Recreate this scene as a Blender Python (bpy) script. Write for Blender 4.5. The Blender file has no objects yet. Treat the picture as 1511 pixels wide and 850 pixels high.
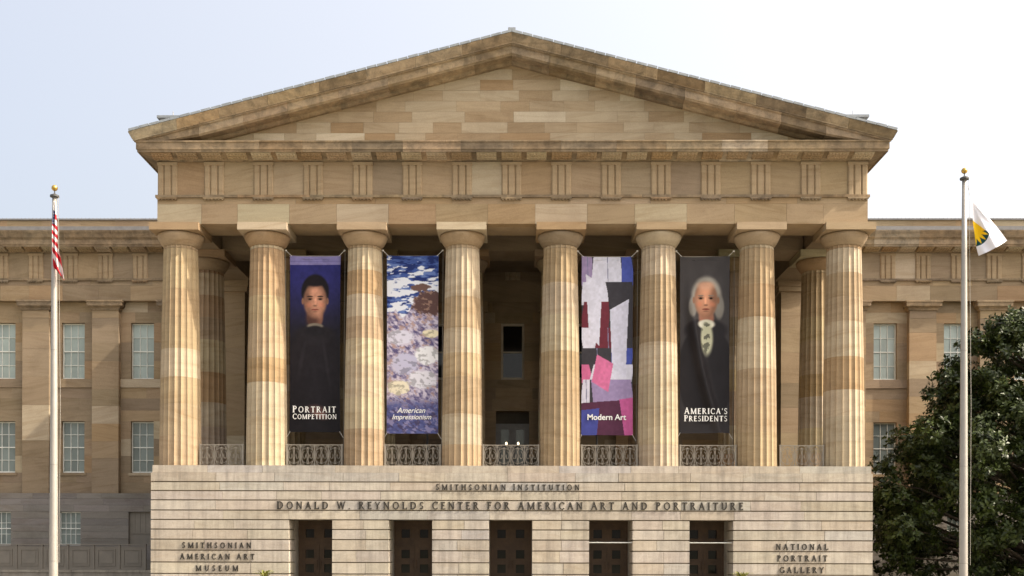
import bpy, math, random
import numpy as np
from mathutils import Vector, Matrix

random.seed(7)
rng = np.random.default_rng(7)
SC = bpy.context.scene
COL = SC.collection
R = math.radians

# ------------------------------------------------------------------ camera
F = 1641.5            # focal length in photo pixels (photo 1511 px wide)
CAMY, EYE = -49.0, 1.6
HX, HY = 755.5, 817.0  # principal column / horizon row in the photo
cam_d = bpy.data.cameras.new('camera')
cam = bpy.data.objects.new('camera', cam_d)
COL.objects.link(cam)
CAMX, YAW, ROLL = 0.28, 0.57, 0.15
cam.location = (CAMX, CAMY, EYE)
cam.rotation_euler = (R(90), R(-ROLL), R(YAW))
cam_d.sensor_width = 36.0
cam_d.lens = 36.0 * F / 1511
cam_d.shift_y = (HY - 425) / 1511
cam_d.shift_x = math.tan(R(YAW)) * F / 1511 - CAMX * F / 49 / 1511 + 0.0013
cam_d.clip_start = 0.5
cam_d.clip_end = 3000
SC.camera = cam

# ------------------------------------------------------------------ light
SUN_AZ, SUN_EL = 79.0, 45.0       # azimuth measured from the facade normal to the right
to_sun = Vector((math.sin(R(SUN_AZ)) * math.cos(R(SUN_EL)), -math.cos(R(SUN_AZ)) * math.cos(R(SUN_EL)), math.sin(R(SUN_EL))))
w = bpy.data.worlds.new('World'); SC.world = w; w.use_nodes = True
nt = w.node_tree
bg = nt.nodes['Background']
sky = nt.nodes.new('ShaderNodeTexSky')
sky.sky_type = 'NISHITA'; sky.sun_disc = False
sky.sun_elevation = R(SUN_EL); sky.sun_rotation = R(180 - SUN_AZ)
sky.air_density = 1.0; sky.dust_density = 9.0; sky.ozone_density = 1.0; sky.altitude = 0
# a hazy summer sky: even pale haze over the clear-sky model
hz = nt.nodes.new('ShaderNodeMix'); hz.data_type = 'RGBA'; hz.blend_type = 'ADD'; hz.inputs[0].default_value = 1.0
# the haze scatters forward: brighter on the sun's side, as in the photograph
tcw = nt.nodes.new('ShaderNodeTexCoord'); dt = nt.nodes.new('ShaderNodeVectorMath'); dt.operation = 'DOT_PRODUCT'
dt.inputs[1].default_value = to_sun
mr = nt.nodes.new('ShaderNodeMapRange'); mr.inputs[1].default_value = -1; mr.inputs[2].default_value = 1; mr.inputs[3].default_value = 0.06; mr.inputs[4].default_value = 2.45
vs_ = nt.nodes.new('ShaderNodeVectorMath'); vs_.operation = 'SCALE'; vs_.inputs[0].default_value = (1.50, 1.38, 1.19)
nt.links.new(tcw.outputs['Generated'], dt.inputs[0]); nt.links.new(dt.outputs['Value'], mr.inputs[0])
nt.links.new(mr.outputs[0], vs_.inputs['Scale']); nt.links.new(vs_.outputs[0], hz.inputs[7])
nt.links.new(sky.outputs[0], hz.inputs[6]); nt.links.new(hz.outputs[2], bg.inputs[0])
bg.inputs[1].default_value = 0.15
sl = bpy.data.lights.new('sun', 'SUN')
sl.energy = 5.0; sl.angle = R(0.6); sl.color = (1.0, 0.90, 0.74)
so = bpy.data.objects.new('sun', sl); COL.objects.link(so)
so.rotation_euler = to_sun.to_track_quat('Z', 'Y').to_euler()
so.location = (60, -30, 70)
SC.view_settings.view_transform = 'Standard'
SC.view_settings.look = 'None'
SC.view_settings.exposure = 0.72
SC.view_settings.gamma = 1.0
SC.render.film_transparent = False

# ------------------------------------------------------------------ helpers
def sc_at(Y): return F / (Y - CAMY)
def wx(px, Y): return (px - HX) / sc_at(Y)
def wz(py, Y): return EYE + (HY - py) / sc_at(Y)
def lin(c):
    return tuple((v / 255 / 12.92) if v / 255 <= 0.04045 else ((v / 255 + 0.055) / 1.055) ** 2.4 for v in c)

def nodes_mat(name):
    m = bpy.data.materials.new(name); m.use_nodes = True
    return m, m.node_tree, m.node_tree.nodes['Principled BSDF']

def N(nt, typ, **kw):
    n = nt.nodes.new(typ)
    for k, v in kw.items():
        if k == 'inp':
            for i, val in v.items(): n.inputs[i].default_value = val
        else: setattr(n, k, v)
    return n

def mix_mul(nt, a, b, fac=1.0):
    n = N(nt, 'ShaderNodeMix', data_type='RGBA', blend_type='MULTIPLY')
    n.inputs[0].default_value = fac
    nt.links.new(a, n.inputs[6]); nt.links.new(b, n.inputs[7])
    return n.outputs[2]

def ramp(nt, src, stops):
    r = N(nt, 'ShaderNodeValToRGB')
    e = r.color_ramp.elements
    while len(e) < len(stops): e.new(0.5)
    for el, (p, c) in zip(e, stops):
        el.position = p
        el.color = (c, c, c, 1) if not isinstance(c, tuple) else (*c, 1)
    nt.links.new(src, r.inputs[0])
    return r.outputs[0]

def stone(name, streak=0.25, stain=0.35, grain=0.12, streak_scale=(0.55, 0.55, 4.0), stain_scale=0.55, soot=0.0, bump=0.12, rough=0.85, drip=0.0):
    """Object colour times veins, blotches and grain; every block shifts the pattern by its own random number."""
    m, nt, b = nodes_mat(name)
    oi = N(nt, 'ShaderNodeObjectInfo'); geo = N(nt, 'ShaderNodeNewGeometry')
    off = N(nt, 'ShaderNodeVectorMath', operation='SCALE'); off.inputs[0].default_value = (37.0, 19.0, 53.0)
    nt.links.new(oi.outputs['Random'], off.inputs['Scale'])
    pos = N(nt, 'ShaderNodeVectorMath', operation='ADD')
    nt.links.new(geo.outputs['Position'], pos.inputs[0]); nt.links.new(off.outputs[0], pos.inputs[1])
    # tilt of the bedding differs from block to block
    rot = N(nt, 'ShaderNodeVectorRotate', rotation_type='Y_AXIS')
    ang = N(nt, 'ShaderNodeMapRange', inp={1: 0.0, 2: 1.0, 3: -0.22, 4: 0.22})
    nt.links.new(oi.outputs['Random'], ang.inputs[0]); nt.links.new(ang.outputs[0], rot.inputs['Angle'])
    nt.links.new(pos.outputs[0], rot.inputs['Vector'])
    mp = N(nt, 'ShaderNodeMapping'); mp.inputs['Scale'].default_value = streak_scale
    nt.links.new(rot.outputs[0], mp.inputs['Vector'])
    n1 = N(nt, 'ShaderNodeTexNoise', inp={'Scale': 1.3, 'Detail': 6.0, 'Roughness': 0.6, 'Distortion': 0.7})
    nt.links.new(mp.outputs[0], n1.inputs['Vector'])
    c1 = ramp(nt, n1.outputs[0], [(0.30, (1 - streak * 1.1, 1 - streak * 1.35, 1 - streak * 1.7)), (0.5, 0.97), (0.68, (1 + streak * 0.35,) * 3)])
    n2 = N(nt, 'ShaderNodeTexNoise', inp={'Scale': stain_scale, 'Detail': 7.0, 'Roughness': 0.65, 'Distortion': 0.3})
    nt.links.new(geo.outputs['Position'], n2.inputs['Vector'])
    c2 = ramp(nt, n2.outputs[0], [(0.32, (1 - stain * 0.9, 1 - stain, 1 - stain * 1.05)), (0.52, 1.0)])
    n3 = N(nt, 'ShaderNodeTexNoise', inp={'Scale': 22.0, 'Detail': 5.0, 'Roughness': 0.7})
    nt.links.new(pos.outputs[0], n3.inputs['Vector'])
    c3 = ramp(nt, n3.outputs[0], [(0.3, 1 - grain), (0.7, 1 + grain * 0.6)])
    col = mix_mul(nt, oi.outputs['Color'], c1); col = mix_mul(nt, col, c2); col = mix_mul(nt, col, c3)
    if soot:
        n4 = N(nt, 'ShaderNodeTexNoise', inp={'Scale': 1.7, 'Detail': 8.0, 'Roughness': 0.75, 'Distortion': 0.4})
        nt.links.new(pos.outputs[0], n4.inputs['Vector'])
        c4 = ramp(nt, n4.outputs[0], [(0.40, 1.0), (0.66, (1 - soot, 1 - soot * 0.97, 1 - soot * 0.93))])
        col = mix_mul(nt, col, c4)
    if drip:
        mp5 = N(nt, 'ShaderNodeMapping'); mp5.inputs['Scale'].default_value = (2.6, 2.6, 0.22)
        nt.links.new(geo.outputs['Position'], mp5.inputs['Vector'])
        n5 = N(nt, 'ShaderNodeTexNoise', inp={'Scale': 1.0, 'Detail': 6.0, 'Roughness': 0.7})
        nt.links.new(mp5.outputs[0], n5.inputs['Vector'])
        c5 = ramp(nt, n5.outputs[0], [(0.38, (1 - drip, 1 - drip, 1 - drip * 0.95)), (0.55, 1.0)])
        col = mix_mul(nt, col, c5)
    nt.links.new(col, b.inputs['Base Color'])
    b.inputs['Roughness'].default_value = rough
    b.inputs['Specular IOR Level'].default_value = 0.25
    bp = N(nt, 'ShaderNodeBump', inp={'Strength': bump, 'Distance': 0.03})
    nt.links.new(n3.outputs[0], bp.inputs['Height'])
    nt.links.new(bp.outputs[0], b.inputs['Normal'])
    return m

def plain(name, rgb, rough=0.6, metal=0.0, var=0.15, scale=3.0, spec=0.5, emit=0.0):
    m, nt, b = nodes_mat(name)
    tc = N(nt, 'ShaderNodeNewGeometry')
    n = N(nt, 'ShaderNodeTexNoise', inp={'Scale': scale, 'Detail': 5.0, 'Roughness': 0.65})
    nt.links.new(tc.outputs['Position'], n.inputs['Vector'])
    c = ramp(nt, n.outputs[0], [(0.3, tuple(v * (1 - var) for v in rgb)), (0.7, tuple(min(1, v * (1 + var * .6)) for v in rgb))])
    nt.links.new(c, b.inputs['Base Color'])
    b.inputs['Roughness'].default_value = rough; b.inputs['Metallic'].default_value = metal
    b.inputs['Specular IOR Level'].default_value = spec
    if emit:
        b.inputs['Emission Color'].default_value = (*rgb, 1); b.inputs['Emission Strength'].default_value = emit
    return m

def attr_mat(name, rough=0.6, sheen=0.0, spec=0.3):
    m, nt, b = nodes_mat(name)
    a = N(nt, 'ShaderNodeAttribute', attribute_name='Col')
    nt.links.new(a.outputs['Color'], b.inputs['Base Color'])
    b.inputs['Roughness'].default_value = rough; b.inputs['Specular IOR Level'].default_value = spec
    return m

M = {}
M['sand'] = stone('sandstone', streak=0.15, stain=0.16, streak_scale=(0.35, 0.35, 4.0))
M['drum'] = stone('column_sandstone', streak=0.17, stain=0.18, streak_scale=(0.45, 0.45, 2.6), grain=0.10, drip=0.10)
M['sooty'] = stone('weathered_sandstone', streak=0.16, stain=0.22, soot=0.55, drip=0.12, streak_scale=(0.3, 0.3, 3.5))
M['podium'] = stone('podium_granite', streak=0.10, stain=0.16, grain=0.12, stain_scale=0.8, drip=0.26, soot=0.16)
M['granite'] = stone('grey_granite', streak=0.14, stain=0.25, grain=0.15, streak_scale=(0.4, 0.4, 3.0))
M['joint'] = plain('dark_joint_mortar', (0.20, 0.155, 0.10), 0.95)
M['inside'] = plain('interior_plaster_dark', (0.10, 0.085, 0.065), 0.95)
M['lead'] = plain('lead_flashing', (0.17, 0.165, 0.165), 0.6, var=0.25)
M['zinc'] = plain('zinc_roof_edge', (0.23, 0.25, 0.27), 0.5, var=0.3, scale=2.0)
M['white'] = plain('white_window_paint', (0.72, 0.73, 0.67), 0.5)
def glass_mat(name, rgb):
    m = plain(name, rgb, 0.12, var=0.12, scale=1.1); nt = m.node_tree; b = nt.nodes['Principled BSDF']
    src = b.inputs['Base Color'].links[0].from_socket; oi = N(nt, 'ShaderNodeObjectInfo')
    nt.links.new(mix_mul(nt, src, ramp(nt, oi.outputs['Random'], [(0.0, .80), (1.0, 1.12)])), b.inputs['Base Color'])
    return m
M['glass'] = glass_mat('window_glass_with_blind', (0.35, 0.41, 0.38)); M['glass2'] = glass_mat('window_glass_dim', (0.20, 0.235, 0.22))
M['darkglass'] = plain('dark_glass', (0.012, 0.011, 0.010), 0.06, spec=0.2)
M['bronze'] = plain('bronze_door', (0.078, 0.048, 0.027), 0.5, spec=0.25, metal=0.0, var=0.3, scale=2.5)
M['sashbrown'] = plain('tan_sash_paint', (0.55, 0.49, 0.40), 0.6)
M['mirror'] = plain('reflecting_glass', (0.03, 0.03, 0.03), 0.05, spec=0.35)
M['letter'] = plain('bronze_letters', (0.035, 0.030, 0.024), 0.5, metal=0.3)
M['iron'] = plain('painted_iron', (0.25, 0.225, 0.185), 0.6, var=0.2, scale=5)
M['greydoor'] = plain('grey_painted_door', (0.20, 0.20, 0.20), 0.6)
M['fence'] = plain('brown_painted_panels', (0.20, 0.175, 0.14), 0.6, var=0.15, scale=1.5)
M['pole'] = plain('brushed_aluminium', (0.36, 0.335, 0.30), 0.42, metal=0.35, var=0.08)
M['gold'] = plain('gilded_ball', (0.62, 0.40, 0.10), 0.28, metal=0.9)
M['cap'] = plain('dark_pole_cap', (0.06, 0.06, 0.06), 0.5)
M['rope'] = plain('white_rope', (0.75, 0.73, 0.68), 0.8)
M['wire'] = plain('steel_wire', (0.30, 0.28, 0.25), 0.5, metal=0.4)
M['banner'] = attr_mat('printed_banner', 0.55, spec=0.12)
M['flag'] = attr_mat('flag_cloth', 0.8)
M['print'] = plain('white_print', (0.80, 0.80, 0.78), 0.6, var=0.03)
M['lamp'] = plain('lit_lamp_globe', (1.0, 0.80, 0.48), 0.5, var=0.0, emit=2.2)
M['bark'] = plain('bark', (0.085, 0.065, 0.045), 0.9, var=0.4, scale=6)
M['planter'] = plain('terracotta_planter', (0.30, 0.16, 0.10), 0.8)

TAN = (0.330, 0.243, 0.150); PALE = (0.415, 0.338, 0.235); WARM = (0.330, 0.228, 0.130); DUN = (0.270, 0.205, 0.135)
def tone(kind='sand'):
    r = random.random()
    if kind == 'sand': base = TAN if r < .50 else WARM if r < .70 else DUN if r < .85 else PALE
    elif kind == 'wing': base = DUN if r < .52 else TAN if r < .82 else WARM if r < .92 else PALE
    elif kind == 'drum': base = PALE if r < .34 else (0.365, 0.275, 0.172) if r < .60 else TAN if r < .86 else WARM
    elif kind == 'arch': base = TAN if r < .55 else (0.345, 0.262, 0.168) if r < .75 else WARM if r < .87 else DUN if r < .95 else PALE
    elif kind == 'podium': base = (0.455, 0.405, 0.335) if r < .6 else (0.43, 0.375, 0.30) if r < .82 else (0.42, 0.39, 0.345)
    elif kind == 'granite': base = (0.235, 0.212, 0.188) if r < .6 else (0.215, 0.195, 0.172)
    else: base = TAN
    k = random.uniform(0.93, 1.07)
    return (base[0] * k, base[1] * k * random.uniform(.985, 1.015), base[2] * k * random.uniform(.96, 1.04), 1)

def link(name, me, parent=None, color=None):
    o = bpy.data.objects.new(name, me); COL.objects.link(o)
    if parent is not None: o.parent = parent
    if color: o.color = color
    return o

def mk(name, verts, faces, mat, parent=None, color=None, smooth=False):
    me = bpy.data.meshes.new(name)
    me.from_pydata([tuple(v) for v in verts], [], faces)
    me.materials.append(mat)
    if smooth: me.shade_smooth()
    me.update()
    return link(name, me, parent, color)

def empty(name, loc, label=None, cat=None, group=None):
    o = bpy.data.objects.new(name, None); COL.objects.link(o); o.location = loc
    o.empty_display_size = 0.3
    if label: tag(o, label, cat, group)
    return o
def tag(o, label=None, cat=None, group=None, kind=None):
    if label: o['label'] = label
    if cat: o['category'] = cat
    if group: o['group'] = group
    if kind: o['kind'] = kind
    return o

CUBE = {}
def cube_mesh(mat):
    if mat.name not in CUBE:
        me = bpy.data.meshes.new('block_' + mat.name)
        v = [(x, y, z) for x in (-.5, .5) for y in (-.5, .5) for z in (-.5, .5)]
        f = [(0, 1, 3, 2), (4, 6, 7, 5), (0, 4, 5, 1), (2, 3, 7, 6), (0, 2, 6, 4), (1, 5, 7, 3)]
        me.from_pydata(v, [], f); me.materials.append(mat); CUBE[mat.name] = me
    return CUBE[mat.name]
def blk(name, x0, x1, y0, y1, z0, z1, mat, parent=None, color=None):
    o = link(name, cube_mesh(mat), parent, color)
    o.location = ((x0 + x1) / 2, (y0 + y1) / 2, (z0 + z1) / 2)
    o.scale = (abs(x1 - x0), abs(y1 - y0), abs(z1 - z0))
    return o

class MB:
    """collects geometry for one mesh"""
    def __init__(s): s.v = []; s.f = []
    def add(s, v, f):
        b = len(s.v); s.v += [tuple(p) for p in v]; s.f += [tuple(i + b for i in q) for q in f]
    def box(s, x0, x1, y0, y1, z0, z1):
        v = [(x, y, z) for x in (x0, x1) for y in (y0, y1) for z in (z0, z1)]
        s.add(v, [(0, 1, 3, 2), (4, 6, 7, 5), (0, 4, 5, 1), (2, 3, 7, 6), (0, 2, 6, 4), (1, 5, 7, 3)])
    def loft(s, A, B):
        n = len(A)
        s.add(list(A) + list(B), [tuple(range(n))[::-1], tuple(range(n, 2 * n))] + [(i, (i + 1) % n, n + (i + 1) % n, n + i) for i in range(n)])
    def tube(s, pts, r, n=6):
        rs = r if isinstance(r, (list, tuple)) else [r] * len(pts)
        base = len(s.v); P = [Vector(p) for p in pts]
        for i, p in enumerate(P):
            d = (P[min(i + 1, len(P) - 1)] - P[max(i - 1, 0)]).normalized()
            a = d.cross(Vector((0, 0, 1)) if abs(d.z) < .9 else Vector((1, 0, 0))).normalized(); b = d.cross(a)
            for k in range(n):
                t = 2 * math.pi * k / n
                s.v.append(tuple(p + (a * math.cos(t) + b * math.sin(t)) * rs[i]))
        for i in range(len(P) - 1):
            for k in range(n):
                s.f.append((base + i * n + k, base + i * n + (k + 1) % n, base + (i + 1) * n + (k + 1) % n, base + (i + 1) * n + k))
        s.f.append(tuple(base + k for k in range(n))[::-1]); e = base + (len(P) - 1) * n
        s.f.append(tuple(e + k for k in range(n)))
    def lathe(s, prof, cx=0, cy=0, n=32):
        base = len(s.v)
        for r, z in prof:
            for k in range(n):
                t = 2 * math.pi * k / n; s.v.append((cx + r * math.cos(t), cy + r * math.sin(t), z))
        for i in range(len(prof) - 1):
            for k in range(n):
                s.f.append((base + i * n + k, base + i * n + (k + 1) % n, base + (i + 1) * n + (k + 1) % n, base + (i + 1) * n + k))
        s.f.append(tuple(base + k for k in range(n))[::-1]); e = base + (len(prof) - 1) * n
        s.f.append(tuple(e + k for k in range(n)))
    def build(s, name, mat, parent=None, color=None, smooth=False):
        return mk(name, s.v, s.f, mat, parent, color, smooth)

def splits(a, b, mean, jit=0.25):
    n = max(1, round((b - a) / mean)); xs = [a + (b - a) * i / n for i in range(n + 1)]
    d = (b - a) / n
    return [a] + [x + random.uniform(-jit, jit) * d for x in xs[1:-1]] + [b]

# ------------------------------------------------------------------ ground
def sheet(name, x0, x1, y0, y1, z, mat, kind='structure'):
    o = mk(name, [(x0, y0, z), (x1, y0, z), (x1, y1, z), (x0, y1, z)], [(0, 1, 2, 3)], mat)
    o['kind'] = kind
    return o
M['asphalt'] = plain('asphalt', (0.07, 0.07, 0.072), 0.9, var=0.3, scale=1.5)
M['paving'] = plain('concrete_paving', (0.25, 0.23, 0.19), 0.85, var=0.2, scale=0.8)
M['soil'] = plain('ground_lawn', (0.10, 0.11, 0.05), 0.95, var=0.3, scale=0.5)
sheet('ground', -1500, 1500, -1500, 1500, -0.13, M['soil'])
sheet('road', -400, 400, -36, -24, -0.126, M['asphalt'])
pv = MB(); pv.box(-400, 400, -23.85, 40, -0.4, 0.0); pv.build('pavement', M['paving'])['kind'] = 'structure'
kb = MB(); kb.box(-400, 400, -24.0, -23.85, -0.4, 0.012); kb.build('kerb', M['granite'], color=(.35, .33, .31, 1))['kind'] = 'structure'
pv = MB(); pv.box(-400, 400, -60, -36.15, -0.4, 0.0); pv.build('pavement', M['paving'])['kind'] = 'structure'

# ================================================================== MUSEUM
BLD = empty('museum_building', (0, 13, 0), 'tan sandstone museum with Doric columned portico, pediment and carved inscriptions', 'museum')
BLD.location = (0, 0, 0)

COLX = [-14.6, -10.775, -6.465, -2.155, 2.155, 6.465, 10.775, 14.6]
SP = 2.155
EH = 15.4                 # half width of the portico entablature
YE = -0.78                # its front plane
YP = -1.15                # podium front plane
YW = 13.92                # pilaster front of the wings
YWALL = 14.3              # wall face between pilasters
Z_POD, Z_ARC, Z_TAE, Z_FRZ, Z_CORN = 5.37, 15.90, 17.14, 18.60, 19.25

# ---- podium
DX = [-8.62, -4.31, 0, 4.31, 8.62]
DW = 0.93
pod = MB()
edges = [-15.5] + [e for d in DX for e in (d - DW - 0.0, d + DW + 0.0)] + [15.5]
for i in range(0, len(edges), 2):
    a = edges[i] + 0.07; b = edges[i + 1] - 0.07
    pod.box(a, b, YP + 0.07, 1.2, 0, 3.10)
pod.box(-15.43, 15.43, YP + 0.07, 14.0, 3.13, Z_POD - 0.03)
pod.box(-15.43, -9.62, 1.25, 14.0, 0, 3.06); pod.box(9.62, 15.43, 1.25, 14.0, 0, 3.06)
pod.box(-9.55, 9.55, 1.6, 1.9, 0, 3.12)
podium = pod.build('podium', M['joint'], BLD)
for i in range(0, len(edges), 2):
    blk('jamb_stone', edges[i] + (0.2 if i == 0 else 0.002), edges[i + 1] - (0.2 if i == len(edges) - 2 else 0.002), 0.303, 1.22, 0, 3.06, M['podium'], podium, (0.44, 0.40, 0.34, 1))
cz = [wz(y_, YP) for y_ in (687.0, 697.9, 711.6, 724.9, 738.6, 753.6, 767.6, 781.9, 796.8, 813.0, 830.6, 847.6)] + [0.22, 0.0]
for i in range(len(cz) - 1):
    zt, zb = cz[i], cz[i + 1]
    J = 0.024 if i >= 1 else 0.004
    y0 = YP
    x_out = 15.53
    if i == 0: y0 = YP + 0.05; x_out = 15.48
    t0 = zt - (0.004 if i in (0, 1) else J); b0 = zb + J
    if zt > 3.2:
        xs = splits(-x_out, x_out, 2.55, 0.22)
        if i == 5: xs = [-x_out, -12.4, -9.55, -6.5, -3.6, -0.9, 2.2, 5.2, 7.3, 9.6, 12.6, x_out]
        for a, b in zip(xs[:-1], xs[1:]):
            blk('podium_block', a + .006, b - .006, y0 + random.uniform(-.006, .006), 0.3, b0, t0, M['podium'], podium, tone('podium'))
    else:
        for k in range(0, len(edges), 2):
            a, b = edges[k], edges[k + 1]
            if k == 0: a = -x_out
            if k == len(edges) - 2: b = x_out
            xs = splits(a, b, 2.0 if (b - a) > 3 else 1.25, 0.2)
            for p, q in zip(xs[:-1], xs[1:]):
                blk('podium_block', p + .006, q - .006, y0 + random.uniform(-.006, .006), 0.3, b0, t0, M['podium'], podium, tone('podium'))
# terrace floor behind the columns
blk('terrace_floor', -15.4, 15.4, 0.32, 14.0, Z_POD - .02, Z_POD + .01, M['podium'], podium, (0.20, 0.18, 0.15, 1))

# ---- entrance doors
def door(cx):
    f = MB(); y = 0.95
    f.box(cx - 1.0, cx + 1.0, y + .10, y + .16, 0, 3.10)
    f.box(cx - .93, cx - .83, y, y + .1, 0, 2.93); f.box(cx + .83, cx + .93, y, y + .1, 0, 2.93)
    f.box(cx - .93, cx + .93, y - .02, y + .1, 2.93, 3.07); f.box(cx - .83, cx + .83, y, y + .1, 2.0, 2.10)
    d = f.build('entrance_door', M['bronze'], BLD)
    def panel(nm, x0, x1, z0, z1, cols, rows):
        p = MB()
        for r in rows:
            pass
        # stiles and rails round square lights
        cw = (x1 - x0) / cols
        for c in range(cols):
            a = x0 + c * cw; m = a + cw / 2; hs = 0.235
            p.box(a, m - hs, y + .02, y + .1, z0, z1); p.box(m + hs, a + cw, y + .02, y + .1, z0, z1)
            prev = z0
            for r in rows:
                p.box(m - hs, m + hs, y + .023, y + .1, prev, r - hs); prev = r + hs
            p.box(m - hs, m + hs, y + .023, y + .1, prev, z1)
            for r in rows:
                for (u0, u1, v0, v1) in ((-hs, -hs + .045, -hs, hs), (hs - .045, hs, -hs, hs), (-hs + .045, hs - .045, hs - .045, hs), (-hs + .045, hs - .045, -hs, -hs + .045)):
                    p.box(m + u0, m + u1, y - .005, y + .1, r + v0, r + v1)
        o = p.build(nm, M['bronze'], d)
        for c in range(cols):
            m = x0 + c * cw + cw / 2
            for r in rows: blk('pane', m - .19, m + .19, y + .06, y + .075, r - .19, r + .19, M['darkglass'], d)
        return o
    panel('transom', cx - .83, cx + .83, 2.10, 2.93, 2, [2.49])
    panel('leaf', cx - .83, cx - .006, 0.02, 2.0, 1, [0.34, 0.92, 1.57])
    panel('leaf', cx + .006, cx + .83, 0.02, 2.0, 1, [0.34, 0.92, 1.57])
    for s in (-1, 1):
        h = MB(); h.tube([(cx + s * .08, y - .03, 0.9), (cx + s * .08, y - .07, 0.95), (cx + s * .08, y - .07, 1.25), (cx + s * .08, y - .03, 1.3)], .012)
        h.build('handle', M['bronze'], d)
for x in DX: door(x)
for x in (DX[3], DX[4]):
    b = MB(); b.tube([(x - .93, -0.9, 2.09), (x + .93, -0.9, 2.09)], 0.022, 8); b.build('cross_bar', M['white'], BLD)

# ---- columns
FL = 20
def ring(r, z, depth=0.075):
    pts = []
    for k in range(FL):
        for t in (0.0, 0.09, 0.25, 0.42, 0.58, 0.75, 0.91):
            a = 2 * math.pi * (k + t) / FL
            rr = r - depth * r * (4 * t * (1 - t)) ** 0.75
            pts.append((rr * math.cos(a), rr * math.sin(a), z))
    return pts
def rad(z):
    t = (z - Z_POD) / (15.03 - Z_POD)
    return 0.905 + (0.735 - 0.905) * t + 0.022 * math.sin(math.pi * t)
def column(cx, cy):
    c = MB(); c.lathe([(rad(Z_POD) * .86, Z_POD), (rad(15.0) * .86, 15.05)], 0, 0, 24)
    col = c.build('column', M['joint'], BLD); col.location = (cx, cy, 0)
    zs = [Z_POD + .012]
    while zs[-1] < 13.2: zs.append(zs[-1] + random.uniform(0.95, 1.65))
    zs = [z for z in zs if z < 14.0] + [14.90]
    zs.append(15.03)
    prev = None
    for i, (a, b) in enumerate(zip(zs[:-1], zs[1:])):
        a2 = a + (.012 if b == 15.03 else .002); nn = 3 if b - a > .4 else 1
        vs = []; n = FL * 7
        for k in range(nn + 1):
            z = a2 + (b - .002 - a2) * k / nn
            vs += ring(rad(z), z)
        fs = [(k * n + j, k * n + (j + 1) % n, (k + 1) * n + (j + 1) % n, (k + 1) * n + j) for k in range(nn) for j in range(n)]
        fs += [tuple(range(n))[::-1], tuple(range(nn * n, nn * n + n))]
        mk('drum', vs, fs, M['drum'], col, tone('drum'))
    e = MB(); e.lathe([(0.70, 15.035), (0.735, 15.04), (0.735, 15.055), (0.755, 15.06), (0.755, 15.075), (0.775, 15.08), (0.775, 15.095), (0.80, 15.11), (0.875, 15.22), (0.935, 15.32), (0.98, 15.41), (1.0, 15.48), (0.99, 15.54), (0.945, 15.575)], 0, 0, 48)
    e.build('echinus', M['drum'], col, tone('arch'), smooth=True)
    blk('abacus', -1.07, 1.07, -1.07, 1.07, 15.577, Z_ARC - .003, M['sand'], col, tone('drum'))
    return col
protos = [column(x, 0) for x in COLX]
def copy_part(o, parent):
    c = o.copy(); COL.objects.link(c); c.parent = parent
    for ch in list(o.children):
        d = ch.copy(); COL.objects.link(d); d.parent = c; d.color = [v * random.uniform(.95, 1.05) for v in ch.color[:3]] + [1]
    return c
order = list(protos); random.shuffle(order)
for x, o in zip(COLX, order):
    c = copy_part(o, BLD); c.location = (x, 4.31, 0)

# ---- entablature pieces
def make_triglyph():
    m = MB(); wd, h, d = 0.86, Z_FRZ - Z_TAE - 0.03, 0.075
    hw = wd / 2; g = 0.055
    px = [-hw, -hw, -hw + g, -hw + .215, -hw + .215 + g, -hw + .215 + 2 * g, hw - .215 - 2 * g, hw - .215 - g, hw - .215, hw - g, hw, hw]
    py = [0, -.015, -d, -d, -.005, -d, -d, -.005, -d, -d, -.015, 0]
    A = [(x, y, 0) for x, y in zip(px, py)]; B = [(x, y, h - .14) for x, y in zip(px, py)]
    m.loft(A, B); m.box(-hw - .01, hw + .01, -d - .02, 0, h - .138, h)
    me = bpy.data.meshes.new('triglyph'); me.from_pydata(m.v, [], m.f); me.materials.append(M['sand']); return me
def make_regula():
    m = MB(); m.box(-.45, .45, -.10, 0, -.07, 0)
    for i in range(6):
        x = -.375 + .15 * i
        m.lathe([(.05, -.125), (.035, -.072)], x, -.05, 8)
    me = bpy.data.meshes.new('regula'); me.from_pydata(m.v, [], m.f); me.materials.append(M['sooty']); return me
def make_mutule():
    m = MB(); m.loft([(-.43, 0.0, -.055), (-.43, -.50, .060), (-.43, -.50, .13), (-.43, 0.0, .012)], [(.43, 0.0, -.055), (.43, -.50, .060), (.43, -.50, .13), (.43, 0.0, .012)])
    for i in range(6):
        for j in range(3):
            x = -.36 + .144 * i; y = -.08 - .17 * j; z = -.055 - y * .23
            m.box(x - .04, x + .04, y - .04, y + .04, z - .035, z + .02)
    me = bpy.data.meshes.new('mutule'); me.from_pydata(m.v, [], m.f); me.materials.append(M['sand']); return me
TRI, REG, MUT = make_triglyph(), make_regula(), make_mutule()

# profile of the horizontal cornice: (projection, z)
CP = [(-0.4, 18.605), (0.03, 18.605), (0.07, 18.66), (0.12, 18.70), (0.60, 18.83), (0.63, 18.79), (0.66, 18.79), (0.66, 18.86), (0.70, 18.90), (0.70, 19.17), (0.745, 19.20), (0.745, Z_CORN), (-0.4, Z_CORN)]

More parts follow.
